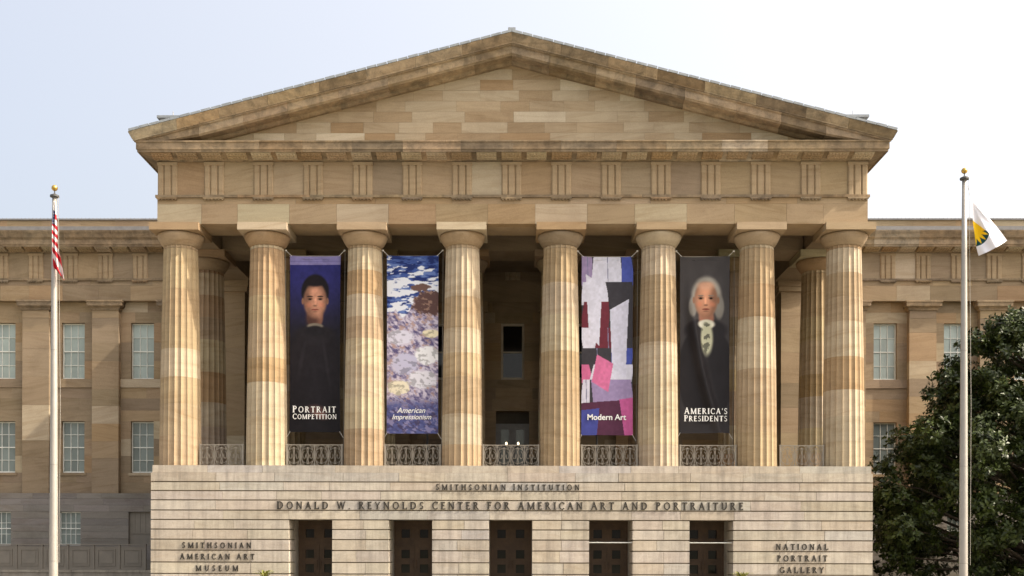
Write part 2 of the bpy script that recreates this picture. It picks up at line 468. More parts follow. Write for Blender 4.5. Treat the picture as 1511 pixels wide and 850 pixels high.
def entablature(name, x0, x1, yf, trig, back, arch_w, cornice_w, end0=False, end1=False, dark=False, prof=CP, pale_over=(), kind='arch'):
    """front run of architrave, frieze and cornice between x0 and x1; end flags mitre the cornice round a corner"""
    core = MB(); core.box(x0 + .01, x1 - .01, yf + .06, back, Z_ARC + .01, Z_FRZ + .2)
    ent = core.build(name, M['joint'], BLD)
    # architrave in two courses
    zm = Z_ARC + 0.86
    xs = [x0]
    if pale_over:
        for c in pale_over:
            for e in (c - arch_w * .5, c + arch_w * .5):
                if x0 + .3 < e < x1 - .3: xs.append(e)
        xs.append(x1)
    else: xs = splits(x0, x1, arch_w, .15)
    for a, b in zip(xs[:-1], xs[1:]):
        mid = (a + b) / 2
        t = tone(kind)
        if pale_over and min(abs(mid - c) for c in pale_over) < .3 and random.random() < .75: t = tuple(v * random.uniform(.96, 1.04) for v in PALE) + (1,)
        blk('architrave_block', a + .004, b - .004, yf + random.uniform(-.003, .003), yf + .5, Z_ARC, zm - .003, M['sand'], ent, t)
    xs = splits(x0, x1, arch_w * 1.35, .2)
    for a, b in zip(xs[:-1], xs[1:]):
        blk('architrave_block', a + .004, b - .004, yf + random.uniform(-.003, .003), yf + .5, zm + .003, Z_TAE - .11, M['sand'], ent, tone(kind))
    xs = splits(x0, x1, 3.2, .2)
    for a, b in zip(xs[:-1], xs[1:]):
        ea = -.07 if (a == x0 and end0) else .003; eb = -.07 if (b == x1 and end1) else .003
        blk('taenia_block', a + ea, b - eb, yf - .085, yf + .4, Z_TAE - .108, Z_TAE, M['sooty'], ent, tone('wing'))
    ts = sorted(trig)
    for t in ts:
        o = link('triglyph', TRI, ent, (0.345 * (q := random.uniform(.95, 1.05)), 0.258 * q, 0.162 * q, 1)); o.location = (t, yf + .04, Z_TAE + .002)
        o = link('regula', REG, ent, tone('wing')); o.location = (t, yf, Z_TAE - .11)
    bounds = [x0] + ts + [x1]
    for a, b in zip(bounds[:-1], bounds[1:]):
        if b - a > .5: blk('metope', a + .003, b - .003, yf + .045, yf + .35, Z_TAE + .003, Z_FRZ - .003, M['sand'], ent, tone(kind))
    half = (ts[1] - ts[0]) / 2 if len(ts) > 1 else SP / 2
    step = abs(ts[len(ts) // 2 + 1] - ts[len(ts) // 2]) / 2
    n = int((x1 - x0) / step) + 2
    c0 = ts[len(ts) // 2]
    for i in range(-n, n + 1):
        x = c0 + i * step
        if x0 - (0.2 if end0 else -.4) < x < x1 + (0.2 if end1 else -.4):
            o = link('mutule', MUT, ent, tone('drum')); o.location = (x, yf - .09, 18.70)
    xs = splits(x0, x1, cornice_w, .12)
    for a, b in zip(xs[:-1], xs[1:]):
        A = []; B = []
        for p, z in prof:
            xa = a + .003 if not (a == x0 and end0) else x0 - max(p, 0)
            xb = b - .003 if not (b == x1 and end1) else x1 + max(p, 0)
            A.append((xa, yf - p, z)); B.append((xb, yf - p, z))
        m = MB(); m.loft(A, B); tc_ = tone('arch'); kk = random.choice([1.2, 1.1, 1.1, .9]) if kind == 'arch' else 1.0; m.build('cornice_block', M['sooty'], ent, (tc_[0] * kk, tc_[1] * kk, tc_[2] * kk, 1))
    return ent

trig = [SP * k for k in range(-6, 7)] + [-14.96, 14.96]
ent = entablature('entablature', -EH, EH, YE, trig, 1.0, 2.25, 2.28, True, True, pale_over=COLX)
# side runs back to the wings (seen only from the side)
for s in (-1, 1):
    m = MB()
    m.box(s * EH, s * 13.75, YE + .51, 13.9, Z_ARC + .004, Z_FRZ + .1)
    m.build('side_beam', M['sand'], ent, (*DUN, 1))
    A = [(s * (EH + max(p, -.4)), YE + .02 - max(p, -.4) * 0, z) for p, z in CP]; B = [(s * (EH + max(p, -.4)), 13.1, z) for p, z in CP]
    A = [(s * (EH + p), YE - (p if p > 0 else 0) + .0, z) for p, z in CP]
    A = [(x, y + .006, z) for x, y, z in A]
    m = MB(); m.loft(A, B); m.build('side_cornice', M['sooty'], ent, (*DUN, 1))
# beams and ceiling in the portico
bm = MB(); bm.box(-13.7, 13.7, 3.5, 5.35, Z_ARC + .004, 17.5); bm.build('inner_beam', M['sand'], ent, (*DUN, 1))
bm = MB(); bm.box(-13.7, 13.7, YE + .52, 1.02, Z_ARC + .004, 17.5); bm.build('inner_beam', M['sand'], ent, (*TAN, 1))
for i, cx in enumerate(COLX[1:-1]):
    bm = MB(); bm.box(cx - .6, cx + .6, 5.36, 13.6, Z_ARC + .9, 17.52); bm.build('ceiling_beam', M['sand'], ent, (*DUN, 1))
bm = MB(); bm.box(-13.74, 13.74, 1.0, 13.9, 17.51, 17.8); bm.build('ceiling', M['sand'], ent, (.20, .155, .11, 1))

# ---- pediment
TIPX, TIPZ, APZ = EH + .95, 19.58, 23.79
SL = (APZ - TIPZ) / TIPX
def rake(x): return TIPZ + (TIPX - abs(x)) * SL
YT = YE + 0.12
pb = MB()
pb.add([(-EH, YT + .02, Z_CORN), (EH, YT + .02, Z_CORN), (0, YT + .02, rake(0) - .95), (-EH, YT + .5, Z_CORN), (EH, YT + .5, Z_CORN), (0, YT + .5, rake(0) - .95)], [(0, 1, 2), (5, 4, 3), (0, 3, 4, 1), (1, 4, 5, 2), (2, 5, 3, 0)])
ped = pb.build('pediment', M['joint'], BLD)
def clip(poly, nx, nz, d):
    out = []
    for i in range(len(poly)):
        a, b = poly[i], poly[(i + 1) % len(poly)]
        da = a[0] * nx + a[1] * nz - d; db = b[0] * nx + b[1] * nz - d
        if da <= 0: out.append(a)
        if (da < 0) != (db < 0) and da != db:
            t = da / (da - db); out.append((a[0] + (b[0] - a[0]) * t, a[1] + (b[1] - a[1]) * t))
    return out
zc = 19.24
courses = [0.18] + [0.462] * 8
PALEST = (0.50, 0.425, 0.315)
for ci, h in enumerate(courses):
    z0, z1 = zc, zc + h; zc = z1
    xm = (rake(0) - .95 - z0) / SL
    if xm <= .1: break
    x = -xm + random.uniform(0, .6); xs = [-xm]
    while x < xm:
        if x - xs[-1] > .5: xs.append(x)
        x += random.uniform(1.2, 2.4)
    xs.append(xm)
    for a, b in zip(xs[:-1], xs[1:]):
        poly = [(a + .004, z0 + .003), (b - .004, z0 + .003), (b - .004, z1 - .003), (a + .004, z1 - .003)]
        for s in (-1, 1): poly = clip(poly, s * SL, 1, TIPZ + TIPX * SL - .96)
        if len(poly) < 3: continue
        r = random.random()
        t = PALEST if r < .12 else PALE if r < .38 else (0.375, 0.290, 0.190) if r < .72 else TAN if r < .90 else WARM
        k = random.uniform(.96, 1.05)
        y = YT + random.uniform(-.006, .004)
        m = MB(); m.loft([(p[0], y, p[1]) for p in poly], [(p[0], y + .2, p[1]) for p in poly])
        m.build('tympanum_block', M['sand'], ped, (t[0] * k, t[1] * k, t[2] * k, 1))
# raking cornice in two tiers of blocks
SIMA = [(-.3, -.02), (.95, 0), (.955, -.05), (.92, -.12), (.84, -.30), (.80, -.36), (.80, -.40), (-.3, -.40)]
CORO = [(-.3, -.405), (.76, -.405), (.76, -.45), (.685, -.48), (.685, -.79), (.64, -.82), (.61, -.86), (.58, -.83), (.14, -.86), (.10, -.95), (.03, -1.0), (-.3, -1.0)]
def rake_run(prof, name, cuts, mat):
    for a, b in zip(cuts[:-1], cuts[1:]):
        for s in (-1, 1):
            A = []; B = []
            for p, dz in prof:
                xa = a + (.004 if a > 0 else .002)
                xb = b - .004 if b < cuts[-1] else EH + max(p, 0)
                za = rake(xa) + dz; zb = rake(xb) + dz
                A.append((s * xa, YE - p, max(za, Z_CORN - .2))); B.append((s * xb, YE - p, max(zb, Z_CORN - .2 + .001 * dz)))
            m = MB(); m.loft(A, B) if s > 0 else m.loft(B, A)
            t = tone('arch'); k = random.choice([1.3, 1.2, 1.15, 1.15, 1.0, .75])
            m.build(name, mat, ped, (t[0] * k, t[1] * k, t[2] * k, 1))
rake_run(SIMA, 'sima_block', [0, 2.1, 4.1, 6.2, 8.2, 10.4, 12.5, 14.3, TIPX], M['sooty'])
rake_run(CORO, 'corona_block', [0, 1.6, 3.6, 5.3, 7.4, 9.6, 11.5, 13.4, TIPX], M['sooty'])
ang = math.atan(SL)
L = TIPX / math.cos(ang); nt_ = 37
for s in (-1, 1):
    for i in range(nt_):
        a = (i + .5) / nt_ * TIPX
        o = link('roof_edge_tile', cube_mesh(M['zinc']), ped)
        lift = 0.04 + (0.008 if i % 2 else 0)
        o.location = (s * a, YE - .42, rake(a) + lift)
        o.scale = (L / nt_ - .03, 1.12, .09 + random.uniform(0, .012)); o.rotation_euler = (0, s * ang, 0)
rf = MB()
for s in (-1, 1):
    A = [(0, YE - .3, rake(0) + .02), (s * TIPX, YE - .3, TIPZ + .02), (s * TIPX, YE - .3, TIPZ - .1), (0, YE - .3, rake(0) - .1)]
    B = [(x, 22.0, z) for x, y, z in A]
    rf.loft(A, B) if s < 0 else rf.loft(B, A)
roof = rf.build('portico_roof', M['lead'], BLD)
for s in (-1, 1):
    h = MB(); x = s * 15.2; h.box(x - .55, x + .55, 1.0, 2.2, rake(x) - .1, 21.14); h.box(x - .75, x + .75, .8, 2.4, 21.14, 21.25)
    h.build('roof_vent', M['zinc'], roof)
    h = MB(); h.tube([(s * 15.4, 1.4, 21.25), (s * 15.4, 1.4, 21.65)], .016, 6); h.build('lightning_rod', M['wire'], roof)
h = MB(); h.tube([(0.03, YE - .5, rake(0) + .05), (0.03, YE - .5, rake(0) + .38)], .016, 6); h.build('lightning_rod', M['wire'], roof)
h = MB(); h.box(-.16, .16, YE - .97, YE + .2, rake(0) + .03, rake(0) + .17); h.build('ridge_cap', M['zinc'], roof)

# ---- windows (three panes by four, white sashes)
def make_window_meshes(wd, ht, mat, cols=3, rows=4):
    f = MB(); hw = wd / 2; fr = .055; mu = .014
    f.box(-hw, -hw + fr, -.04, .05, 0, ht); f.box(hw - fr, hw, -.04, .05, 0, ht)
    f.box(-hw + fr, hw - fr, -.04, .05, 0, .085); f.box(-hw + fr, hw - fr, -.04, .05, ht - .06, ht)
    f.box(-hw + fr, hw - fr, -.045, .05, ht / 2 - .028, ht / 2 + .028)
    pw = (wd - 2 * fr) / cols; ph = ht / rows
    for c in range(1, cols): f.box(-hw + fr + c * pw - mu, -hw + fr + c * pw + mu, -.03, .04, .085, ht - .06)
    for r in range(1, rows):
        if r != rows / 2: f.box(-hw + fr, hw - fr, -.027, .04, r * ph - mu, r * ph + mu)
    me = bpy.data.meshes.new('window'); me.from_pydata(f.v, [], f.f); me.materials.append(mat)
    pm = MB(); pm.box(-pw / 2 - .005, pw / 2 + .005, .012, .022, -ph / 2 - .005, ph / 2 + .005)
    return me, pm, pw, ph, fr, cols, rows, wd, ht
def win_pane(spec, mat):
    pm = spec[1]; me = bpy.data.meshes.new('pane'); me.from_pydata(pm.v, [], pm.f); me.materials.append(mat); return me
WIN_U = make_window_meshes(1.30, 3.18, M['white']); WIN_L = make_window_meshes(1.30, 2.92, M['white']); WIN_B = make_window_meshes(1.22, 1.9, M['white'], 4, 3)
PANES = {}
def window(spec, x, y, z, parent=BLD, glass='glass', sill=True, stone_m='sand'):
    me, pm, pw, ph, fr, cols, rows, wd, ht = spec
    o = link('window', me, parent); o.location = (x, y, z)
    key = (id(spec), glass)
    if key not in PANES: PANES[key] = win_pane(spec, M[glass])
    for c in range(cols):
        for r in range(rows):
            p = link('pane', PANES[key], o); p.location = (-wd / 2 + fr + (c + .5) * pw, random.uniform(0, .002), (r + .5) * ph)
            p.rotation_euler = (R(random.uniform(-.5, .5)), 0, R(random.uniform(-.5, .5)))
    if sill:
        blk('sill', -wd / 2 - .12, wd / 2 + .12, -.30, .05, -.16, -.004, M[stone_m], o, tone('wing'))
    return o

# ---- wings
PIL = [19.15, 23.12, 27.09, 31.06, 35.03]
WX0, WX1 = 15.62, 37.0
ZB = 4.97
wc = [ZB, 5.6, 6.15, 7.12, 8.10, 9.10, 9.72, 10.40, 11.02, 11.50, 12.55, 13.60, 14.72, 15.32, 15.89]
SILLC = 8      # index of the projecting apron course 11.02-11.50
for s in (-1, 1):
    kindw = 'wing'
    core = MB(); core.box(s * (WX0 - .1), s * WX1, YWALL + .55, YWALL + .7, 0, 19.0)
    wall = core.build('wing_wall', M['inside'], BLD)
    bays = [WX0] + PIL + [WX1]
    wins = [(a + b) / 2 for a, b in zip(bays[:-1], bays[1:])]
    wins[0] = 17.0; wins[-1] = None
    hw = .655
    for bi, (a, b) in enumerate(zip(bays[:-1], bays[1:])):
        wxc = wins[bi]
        a1 = a if bi == 0 else a + .7; b1 = b if bi == len(bays) - 2 else b - .7
        for i in range(len(wc) - 1):
            z0, z1 = wc[i], wc[i + 1]
            inwin = wxc is not None and (2 <= i <= 4 or 9 <= i <= 11)
            if inwin: segs = [(a1, wxc - hw), (wxc + hw, b1)]
            else:
                segs = [(a1, b1)] if (b1 - a1 < 1.9 or i == SILLC or random.random() < .35) else [(a1, (a1 + b1) / 2 + random.uniform(-.5, .5))]
                if len(segs) == 1 and segs[0][1] < b1 - .01: segs.append((segs[0][1], b1))
            for p, q in segs:
                y = YWALL + random.uniform(-.004, .004) - (.07 if i == SILLC else 0)
                blk('wall_block', s * (p + .002), s * (q - .002), y, YWALL + .54, z0 + .002, z1 - .002, M['sand'], wall, tone(kindw))
        if wxc is not None:
            window(WIN_U, s * wxc, YWALL + .24, 11.52)
            window(WIN_L, s * wxc, YWALL + .24, 6.16, glass='glass2')
    # pilasters
    for px in PIL:
        c = MB(); c.box(s * (px - .745), s * (px + .745), YW + .02, YWALL + .3, ZB, Z_ARC - .5)
        pil = c.build('pilaster', M['joint'], BLD)
        zz = ZB
        while zz < 14.6:
            z1 = min(zz + random.choice([.95, 1.0, 1.6, 2.0]), 14.92)
            if 14.92 - z1 < .5: z1 = 14.92
            blk('pilaster_block', s * (px - .76), s * (px + .76), YW + random.uniform(-.004, .004), YWALL + .3, zz + .002, z1 - .002, M['sand'], pil, tone('wing'))
            zz = z1
        blk('necking', s * (px - .75), s * (px + .75), YW - .01, YWALL + .3, 14.93, 15.36, M['sand'], pil, tone('wing'))
        cap = MB(); prof = [(.75, 15.362, .0), (.82, 15.362, .07), (.84, 15.47, .09), (.93, 15.55, .18), (.99, 15.58, .24), (.99, 15.78, .24), (1.03, 15.80, .28), (1.03, 15.893, .28), (.75, 15.893, 0)]
        m = MB()
        vs = []
        pr = prof[1:-1]
        for hx, z, pj in pr: vs += [(s * px - hx, YW - pj, z), (s * px + hx, YW - pj, z), (s * px + hx, YWALL + .2, z), (s * px - hx, YWALL + .2, z)]
        fs = []
        for i in range(len(pr) - 1):
            for k in range(4): fs.append((i * 4 + k, i * 4 + (k + 1) % 4, i * 4 + 4 + (k + 1) % 4, i * 4 + 4 + k))
        fs += [(3, 2, 1, 0), tuple((len(pr) - 1) * 4 + k for k in range(4))]
        m.add(vs, fs); m.build('pilaster_cap', M['sooty'], pil, tone('wing'))
    # granite basement
    gc = [0, .42, .80, 1.2, 1.58, 2.0, 2.4, 2.78, 3.16, 3.54, 3.92, 4.30, 4.66, ZB]
    base = MB(); base.box(s * (WX0 - .05), s * WX1, YWALL + .5, YWALL + .54, 0, ZB - .01); bs = base.build('basement_wall', M['joint'], BLD)
    bw = [w_ for w_ in wins if w_ is not None]
    for i in range(len(gc) - 1):
        z0, z1 = gc[i], gc[i + 1]
        e = [WX0 - .05]
        if 5 <= i <= 9:
            for w_ in bw: e += [w_ - .62, w_ + .62]
        e.append(WX1)
        for k in range(0, len(e), 2):
            xs = splits(e[k], e[k + 1], 2.4, .25)
            for p, q in zip(xs[:-1], xs[1:]):
                blk('granite_block', s * (p + .003), s * (q - .003), YW - .05 + random.uniform(-.004, .004), YWALL + .49, z0 + .004, z1 - .004, M['granite'], bs, tone('granite'))
    for k, w_ in enumerate(bw):
        if s < 0 and k == 1:
            f = MB(); f.box(s * w_ - .62, s * w_ + .62, YW + .12, YW + .2, 2.0, 3.92)
            for j in range(5): f.box(s * w_ - .62 + j * .3, s * w_ - .60 + j * .3, YW + .10, YW + .12, 2.75, 3.92)
            f.box(s * w_ - .62, s * w_ + .62, YW + .08, YW + .12, 2.68, 2.74)
            f.build('window_screen', M['fence'], bs)
        else:
            window(WIN_B, s * w_, YW + .16, 2.01, parent=BLD, glass='glass2', sill=False)
    # wing entablature
    trg = []
    for px in PIL: trg += [s * px, s * (px - 1.985)]
    trg.append(s * (PIL[-1] + 1.5))
    WCP = CP[:10] + [(0.72, 19.19), (0.76, 19.24), (0.80, 19.26), (0.86, 19.42), (0.93, 19.55), (0.95, 19.63), (-0.4, 19.63)]
    x0, x1 = (WX0, WX1) if s > 0 else (-WX1, -WX0)
    we = entablature('wing_entablature', x0, x1, YW - .02, trg, YWALL + .6, 1.985, 2.3, False, False, prof=WCP, kind='wing')
    g = MB(); g.box(x0, x1, YW - .9, YW + 1.0, 19.632, 19.86); g.build('lead_gutter', M['lead'], we)
    par = MB(); par.box(x0, x1, 15.56, 16.0, 18.9, 21.0); pa = par.build('parapet', M['joint'], BLD)
    xs = splits(x0, x1, 2.4, .2)
    for a, b in zip(xs[:-1], xs[1:]): blk('parapet_block', a + .003, b - .003, 15.5, 15.9, 18.9, 20.93, M['sand'], pa, tone('arch'))
    cpm = MB(); cpm.box(x0, x1, 15.42, 16.1, 20.935, 21.02); cpm.build('parapet_cap', M['lead'], pa)
    sp = MB()
    xx = x0
    while xx < x1:
        sp.box(xx, xx + .02, 15.5, 15.52, 21.02, 21.08); xx += .22
    sp.build('bird_spikes', M['wire'], pa)
    # antae: wall ends running out beside the portico
    m = MB(); m.box(s * 14.12, s * 15.6, 9.45, 14.4, Z_POD - .3, Z_ARC); an = m.build('anta', M['joint'], BLD)
    zz = Z_POD
    while zz < 15.2:
        z1 = min(zz + random.choice([.8, 1.0, 1.3, 1.6]), 15.35)
        if 15.35 - z1 < .4: z1 = 15.35
        blk('anta_block', s * 14.08, s * 15.62, 9.40, 13.9, zz + .002, z1 - .002, M['sand'], an, tone('arch')); zz = z1
    blk('anta_cap', s * 13.93, s * 15.7, 9.25, 13.8, 15.352, 15.6, M['sand'], an, tone('arch'))
    blk('anta_cap', s * 13.86, s * 15.74, 9.18, 13.82, 15.602, 15.895, M['sand'], an, tone('arch'))

# ---- rear wall of the portico
core = MB(); core.box(-14.1, 14.1, YWALL + .55, YWALL + .7, Z_POD, 17.5); rw = core.build('rear_wall', M['inside'], BLD)
ops = [(-8.62, .66), (-4.31, .66), (0, .66), (4.31, .66), (8.62, .66)]
for i in range(1, len(wc) - 1):
    z0, z1 = wc[i], wc[i + 1]
    e = [-14.1]
    if 9 <= i <= 11:
        for c, h_ in ops: e += [c - h_, c + h_]
    if 1 <= i <= 5: e += [-.95, .95]
    e.append(14.1)
    for k in range(0, len(e), 2):
        xs = splits(e[k], e[k + 1], 2.2, .2)
        for p, q in zip(xs[:-1], xs[1:]):
            blk('wall_block', p + .002, q - .002, YWALL + random.uniform(-.004, .004), YWALL + .54, z0 + .002, z1 - .002, M['sand'], rw, tone('wing'))
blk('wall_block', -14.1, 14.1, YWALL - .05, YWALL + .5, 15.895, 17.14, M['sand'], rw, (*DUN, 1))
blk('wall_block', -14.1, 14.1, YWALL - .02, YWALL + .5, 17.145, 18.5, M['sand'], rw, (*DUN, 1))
for px in [-12.9, -6.465, -2.155, 2.155, 6.465, 12.9]:
    m = MB(); m.box(px - .6, px + .6, YWALL - .3, YWALL + .1, Z_POD, 15.3); m.box(px - .72, px + .72, YWALL - .42, YWALL + .1, 15.302, 15.89)
    m.build('rear_pilaster', M['sand'], BLD, tone('wing'))
for k in range(-6, 7):
    o = link('triglyph', TRI, rw, tone('wing')); o.location = (SP * k, YWALL - .02, Z_TAE + .01)
for c, h_ in ops:
    f = MB(); yy = YWALL + .2
    for (a, b, z0, z1) in ((-.655, -.54, 11.5, 14.72), (.54, .655, 11.5, 14.72), (-.54, .54, 11.5, 11.64), (-.54, .54, 14.58, 14.72), (-.54, .54, 13.04, 13.12)): f.box(c + a, c + b, yy - .06, yy + .05, z0, z1)
    wo = f.build('window', M['sashbrown'], BLD)
    blk('pane', c - .54, c + .54, yy + .0, yy + .012, 11.64, 13.04, M['mirror'], wo); blk('pane', c - .54, c + .54, yy + .02, yy + .032, 13.12, 14.58, M['darkglass'], wo)
# rear door
f = MB(); y = YWALL + .12
for (x0, x1, z0, z1) in ((-.95, -.80, 5.38, 9.0), (.80, .95, 5.38, 9.0), (-.8, .8, 8.85, 9.0), (-.06, .06, 5.38, 8.85)): f.box(x0, x1, y - .05, y + .1, z0, z1)
for sx in (-1, 1):
    for (z0, z1) in ((5.38, 5.75), (6.55, 6.80), (7.62, 7.85), (8.68, 8.85)): f.box(sx * .06, sx * .8, y - .03, y + .08, z0, z1)
    f.box(sx * .06, sx * .2, y - .03, y + .08, 5.75, 8.68); f.box(sx * .66, sx * .8, y - .03, y + .08, 5.75, 8.68)
rd = f.build('terrace_door', M['greydoor'], BLD)
for sx in (-1, 1):
    for (z0, z1) in ((5.75, 6.55), (6.8, 7.62), (7.85, 8.68)): blk('pane', sx * .2, sx * .66, y + .02, y + .04, z0, z1, M['glass2'], rd)
# building mass behind
m = MB(); m.box(-36.9, 36.9, 15.1, 50, 0, 18.8); m.build('building_body', M['inside'], BLD)

# ------------------------------------------------------------------ serif lettering
def ring_seg(cx, cy, rx, ry, a0, a1, T, t, n=14, const=None):
    quads = []
    pr = None
    for i in range(n + 1):
        a = R(a0 + (a1 - a0) * i / n); th = const if const else t + (T - t) * abs(math.cos(a)) ** 1.5
        o = (cx + rx * math.cos(a), cy + ry * math.sin(a)); q = (cx + (rx - th) * math.cos(a), cy + (ry - (th if const else max(t, th * .6))) * math.sin(a))
        if pr: quads.append([pr[0], o, q, pr[1]])
        pr = (o, q)
    return quads
def rc(x0, x1, y0, y1): return [[(x0, y0), (x1, y0), (x1, y1), (x0, y1)]]
def dg(x0, y0, x1, y1, w): return [[(x0 - w / 2, y0), (x0 + w / 2, y0), (x1 + w / 2, y1), (x1 - w / 2, y1)]]
T_, t_ = .20, .115
def stem(x, y0=0, y1=1, w=T_, sb=True, stp=True):
    g = rc(x - w / 2, x + w / 2, y0, y1)
    if sb: g += rc(x - w / 2 - .075, x + w / 2 + .075, y0, y0 + .045)
    if stp: g += rc(x - w / 2 - .075, x + w / 2 + .075, y1 - .045, y1)
    return g
def sf(x, y, h=.11): return rc(x - h, x + h, y, y + .045)
G = {
 'I': (.30, lambda: stem(.15)),
 'L': (.68, lambda: stem(.17) + rc(.2, .66, 0, t_) + rc(.59, .66, 0, .26)),
 'T': (.72, lambda: stem(.36, stp=False) + rc(.02, .70, 1 - t_, 1) + rc(.02, .06, .82, 1) + rc(.66, .70, .82, 1)),
 'E': (.60, lambda: stem(.15) + rc(.2, .54, 1 - t_, 1) + rc(.2, .47, .49, .49 + t_) + rc(.2, .57, 0, t_) + rc(.50, .54, .84, 1) + rc(.53, .57, 0, .18) + rc(.44, .47, .43, .62)),
 'F': (.56, lambda: stem(.15) + rc(.2, .54, 1 - t_, 1) + rc(.2, .46, .47, .47 + t_) + rc(.50, .54, .84, 1) + rc(.43, .46, .41, .60)),
 'H': (.85, lambda: stem(.15) + stem(.70) + rc(.2, .65, .48, .48 + t_)),
 'N': (.86, lambda: stem(.14, w=t_) + stem(.72, w=t_, sb=False) + dg(.70, 0, .14, 1, .17)),
 'M': (1.02, lambda: stem(.12, w=t_, stp=False) + stem(.88, stp=False) + dg(.48, 0, .15, 1, .16) + dg(.48, 0, .86, 1, t_) + sf(.12, .955, .1) + sf(.90, .955, .1)),
 'A': (.80, lambda: dg(.09, 0, .39, 1, t_) + dg(.69, 0, .38, 1, .165) + rc(.2, .58, .32, .32 + t_ * .9) + sf(.09, 0) + sf(.69, 0, .13)),
 'W': (1.12, lambda: dg(.33, 0, .09, 1, .16) + dg(.34, 0, .55, 1, t_) + dg(.78, 0, .54, 1, .16) + dg(.79, 0, 1.03, 1, t_) + sf(.09, .955, .12) + sf(1.03, .955, .1)),
 'Y': (.76, lambda: stem(.38, 0, .5, stp=False) + dg(.38, .45, .09, 1, .15) + dg(.40, .45, .68, 1, t_) + sf(.09, .955) + sf(.68, .955, .09)),
 'U': (.82, lambda: rc(.08, .08 + T_, .3, 1) + rc(.64, .64 + t_, .3, 1) + ring_seg(.395, .32, .315, .33, 180, 360, T_ * .9, t_) + sf(.15, .955, .14) + sf(.675, .955)),
 'O': (.90, lambda: ring_seg(.45, .5, .42, .52, 0, 360, .15, t_, 28)),
 'C': (.76, lambda: ring_seg(.45, .5, .42, .52, 42, 318, .15, t_, 22) + rc(.70, .74, .70, .96)),
 'G': (.86, lambda: ring_seg(.45, .5, .42, .52, 45, 320, .15, t_, 22) + rc(.66, .66 + T_ * .9, .06, .44) + sf(.72, .42, .12) + rc(.71, .75, .72, .96)),
 'D': (.86, lambda: stem(.15) + ring_seg(.33, .5, .48, .5, -90, 90, .16, t_, 18) + rc(.15, .34, 0, t_) + rc(.15, .34, 1 - t_, 1)),
 'P': (.64, lambda: stem(.15) + ring_seg(.30, .735, .29, .265, -90, 90, .14, t_, 14) + rc(.15, .31, 1 - t_, 1) + rc(.15, .31, .47, .47 + t_)),
 'R': (.76, lambda: stem(.15) + ring_seg(.30, .74, .28, .26, -90, 90, .14, t_, 14) + rc(.15, .31, 1 - t_, 1) + rc(.15, .31, .48, .48 + t_) + dg(.66, 0, .34, .5, .16) + sf(.68, 0, .1)),
 'S': (.58, lambda: ring_seg(.29, .745, .22, .265, 35, 262, .12, .09, 14, .10) + ring_seg(.29, .265, .24, .275, 82, -145, .12, .09, 14, .115) + rc(.46, .50, .78, .98) + rc(.06, .10, .02, .22)),
 '.': (.26, lambda: rc(.06, .2, 0, .14)), "'": (.2, lambda: dg(.08, .68, .1, 1, .09)),
 ' ': (.34, lambda: []),
}
def text_width(s): return sum(G[c][0] for c in s)
def serif_line(name, s, x0, x1, y, zb, cap, depth, mat, parent, first=1.0):
    n = len(s); scale = [cap * (first if (i == 0 or s[i - 1] == ' ') else 1) for i in range(n)]
    nat = sum(G[c][0] * k for c, k in zip(s, scale))
    gap = (x1 - x0 - nat) / (n - 1); sx = 1.0
    if gap < .03 * cap:
        gap = .03 * cap; sx = (x1 - x0 - gap * (n - 1)) / nat
    x = x0; q = 0
    grp = empty(name, (0, 0, 0)); grp.parent = parent
    for c, k in zip(s, scale):
        mb = MB()
        for poly in G[c][1]():
            q += 1; e = depth + (q % 7) * .0004
            mb.loft([(x + p[0] * k * sx, y - e, zb + p[1] * k) for p in poly], [(x + p[0] * k * sx, y, zb + p[1] * k) for p in poly])
        if mb.v: mb.build('letter', mat, grp)
        x += G[c][0] * k * sx + gap
    return grp
YL = YP - .002
def ins(s, px0, px1, py0, py1, first=1.0):
    return serif_line('inscription', s, wx(px0, YP), wx(px1, YP), YL, wz(py1, YP), (py1 - py0) / sc_at(YP), .035, M['letter'], BLD, first)
ins('SMITHSONIAN INSTITUTION', 645, 857, 715.0, 723.2, 1.08)
ins('DONALD W. REYNOLDS CENTER FOR AMERICAN ART AND PORTRAITURE', 410, 1098, 740.9, 751.8, 1.04)
ins('SMITHSONIAN', 269.5, 372, 801.6, 809.8, 1.06); ins('AMERICAN ART', 266.5, 377, 818.2, 826.4, 1.06); ins('MUSEUM', 290, 353, 835.4, 843.6)
ins('NATIONAL', 1146, 1223, 801.6, 810.2); ins('PORTRAIT', 1148, 1221.5, 818.4, 827.2); ins('GALLERY', 1151.5, 1216.5, 835.6, 844.4)

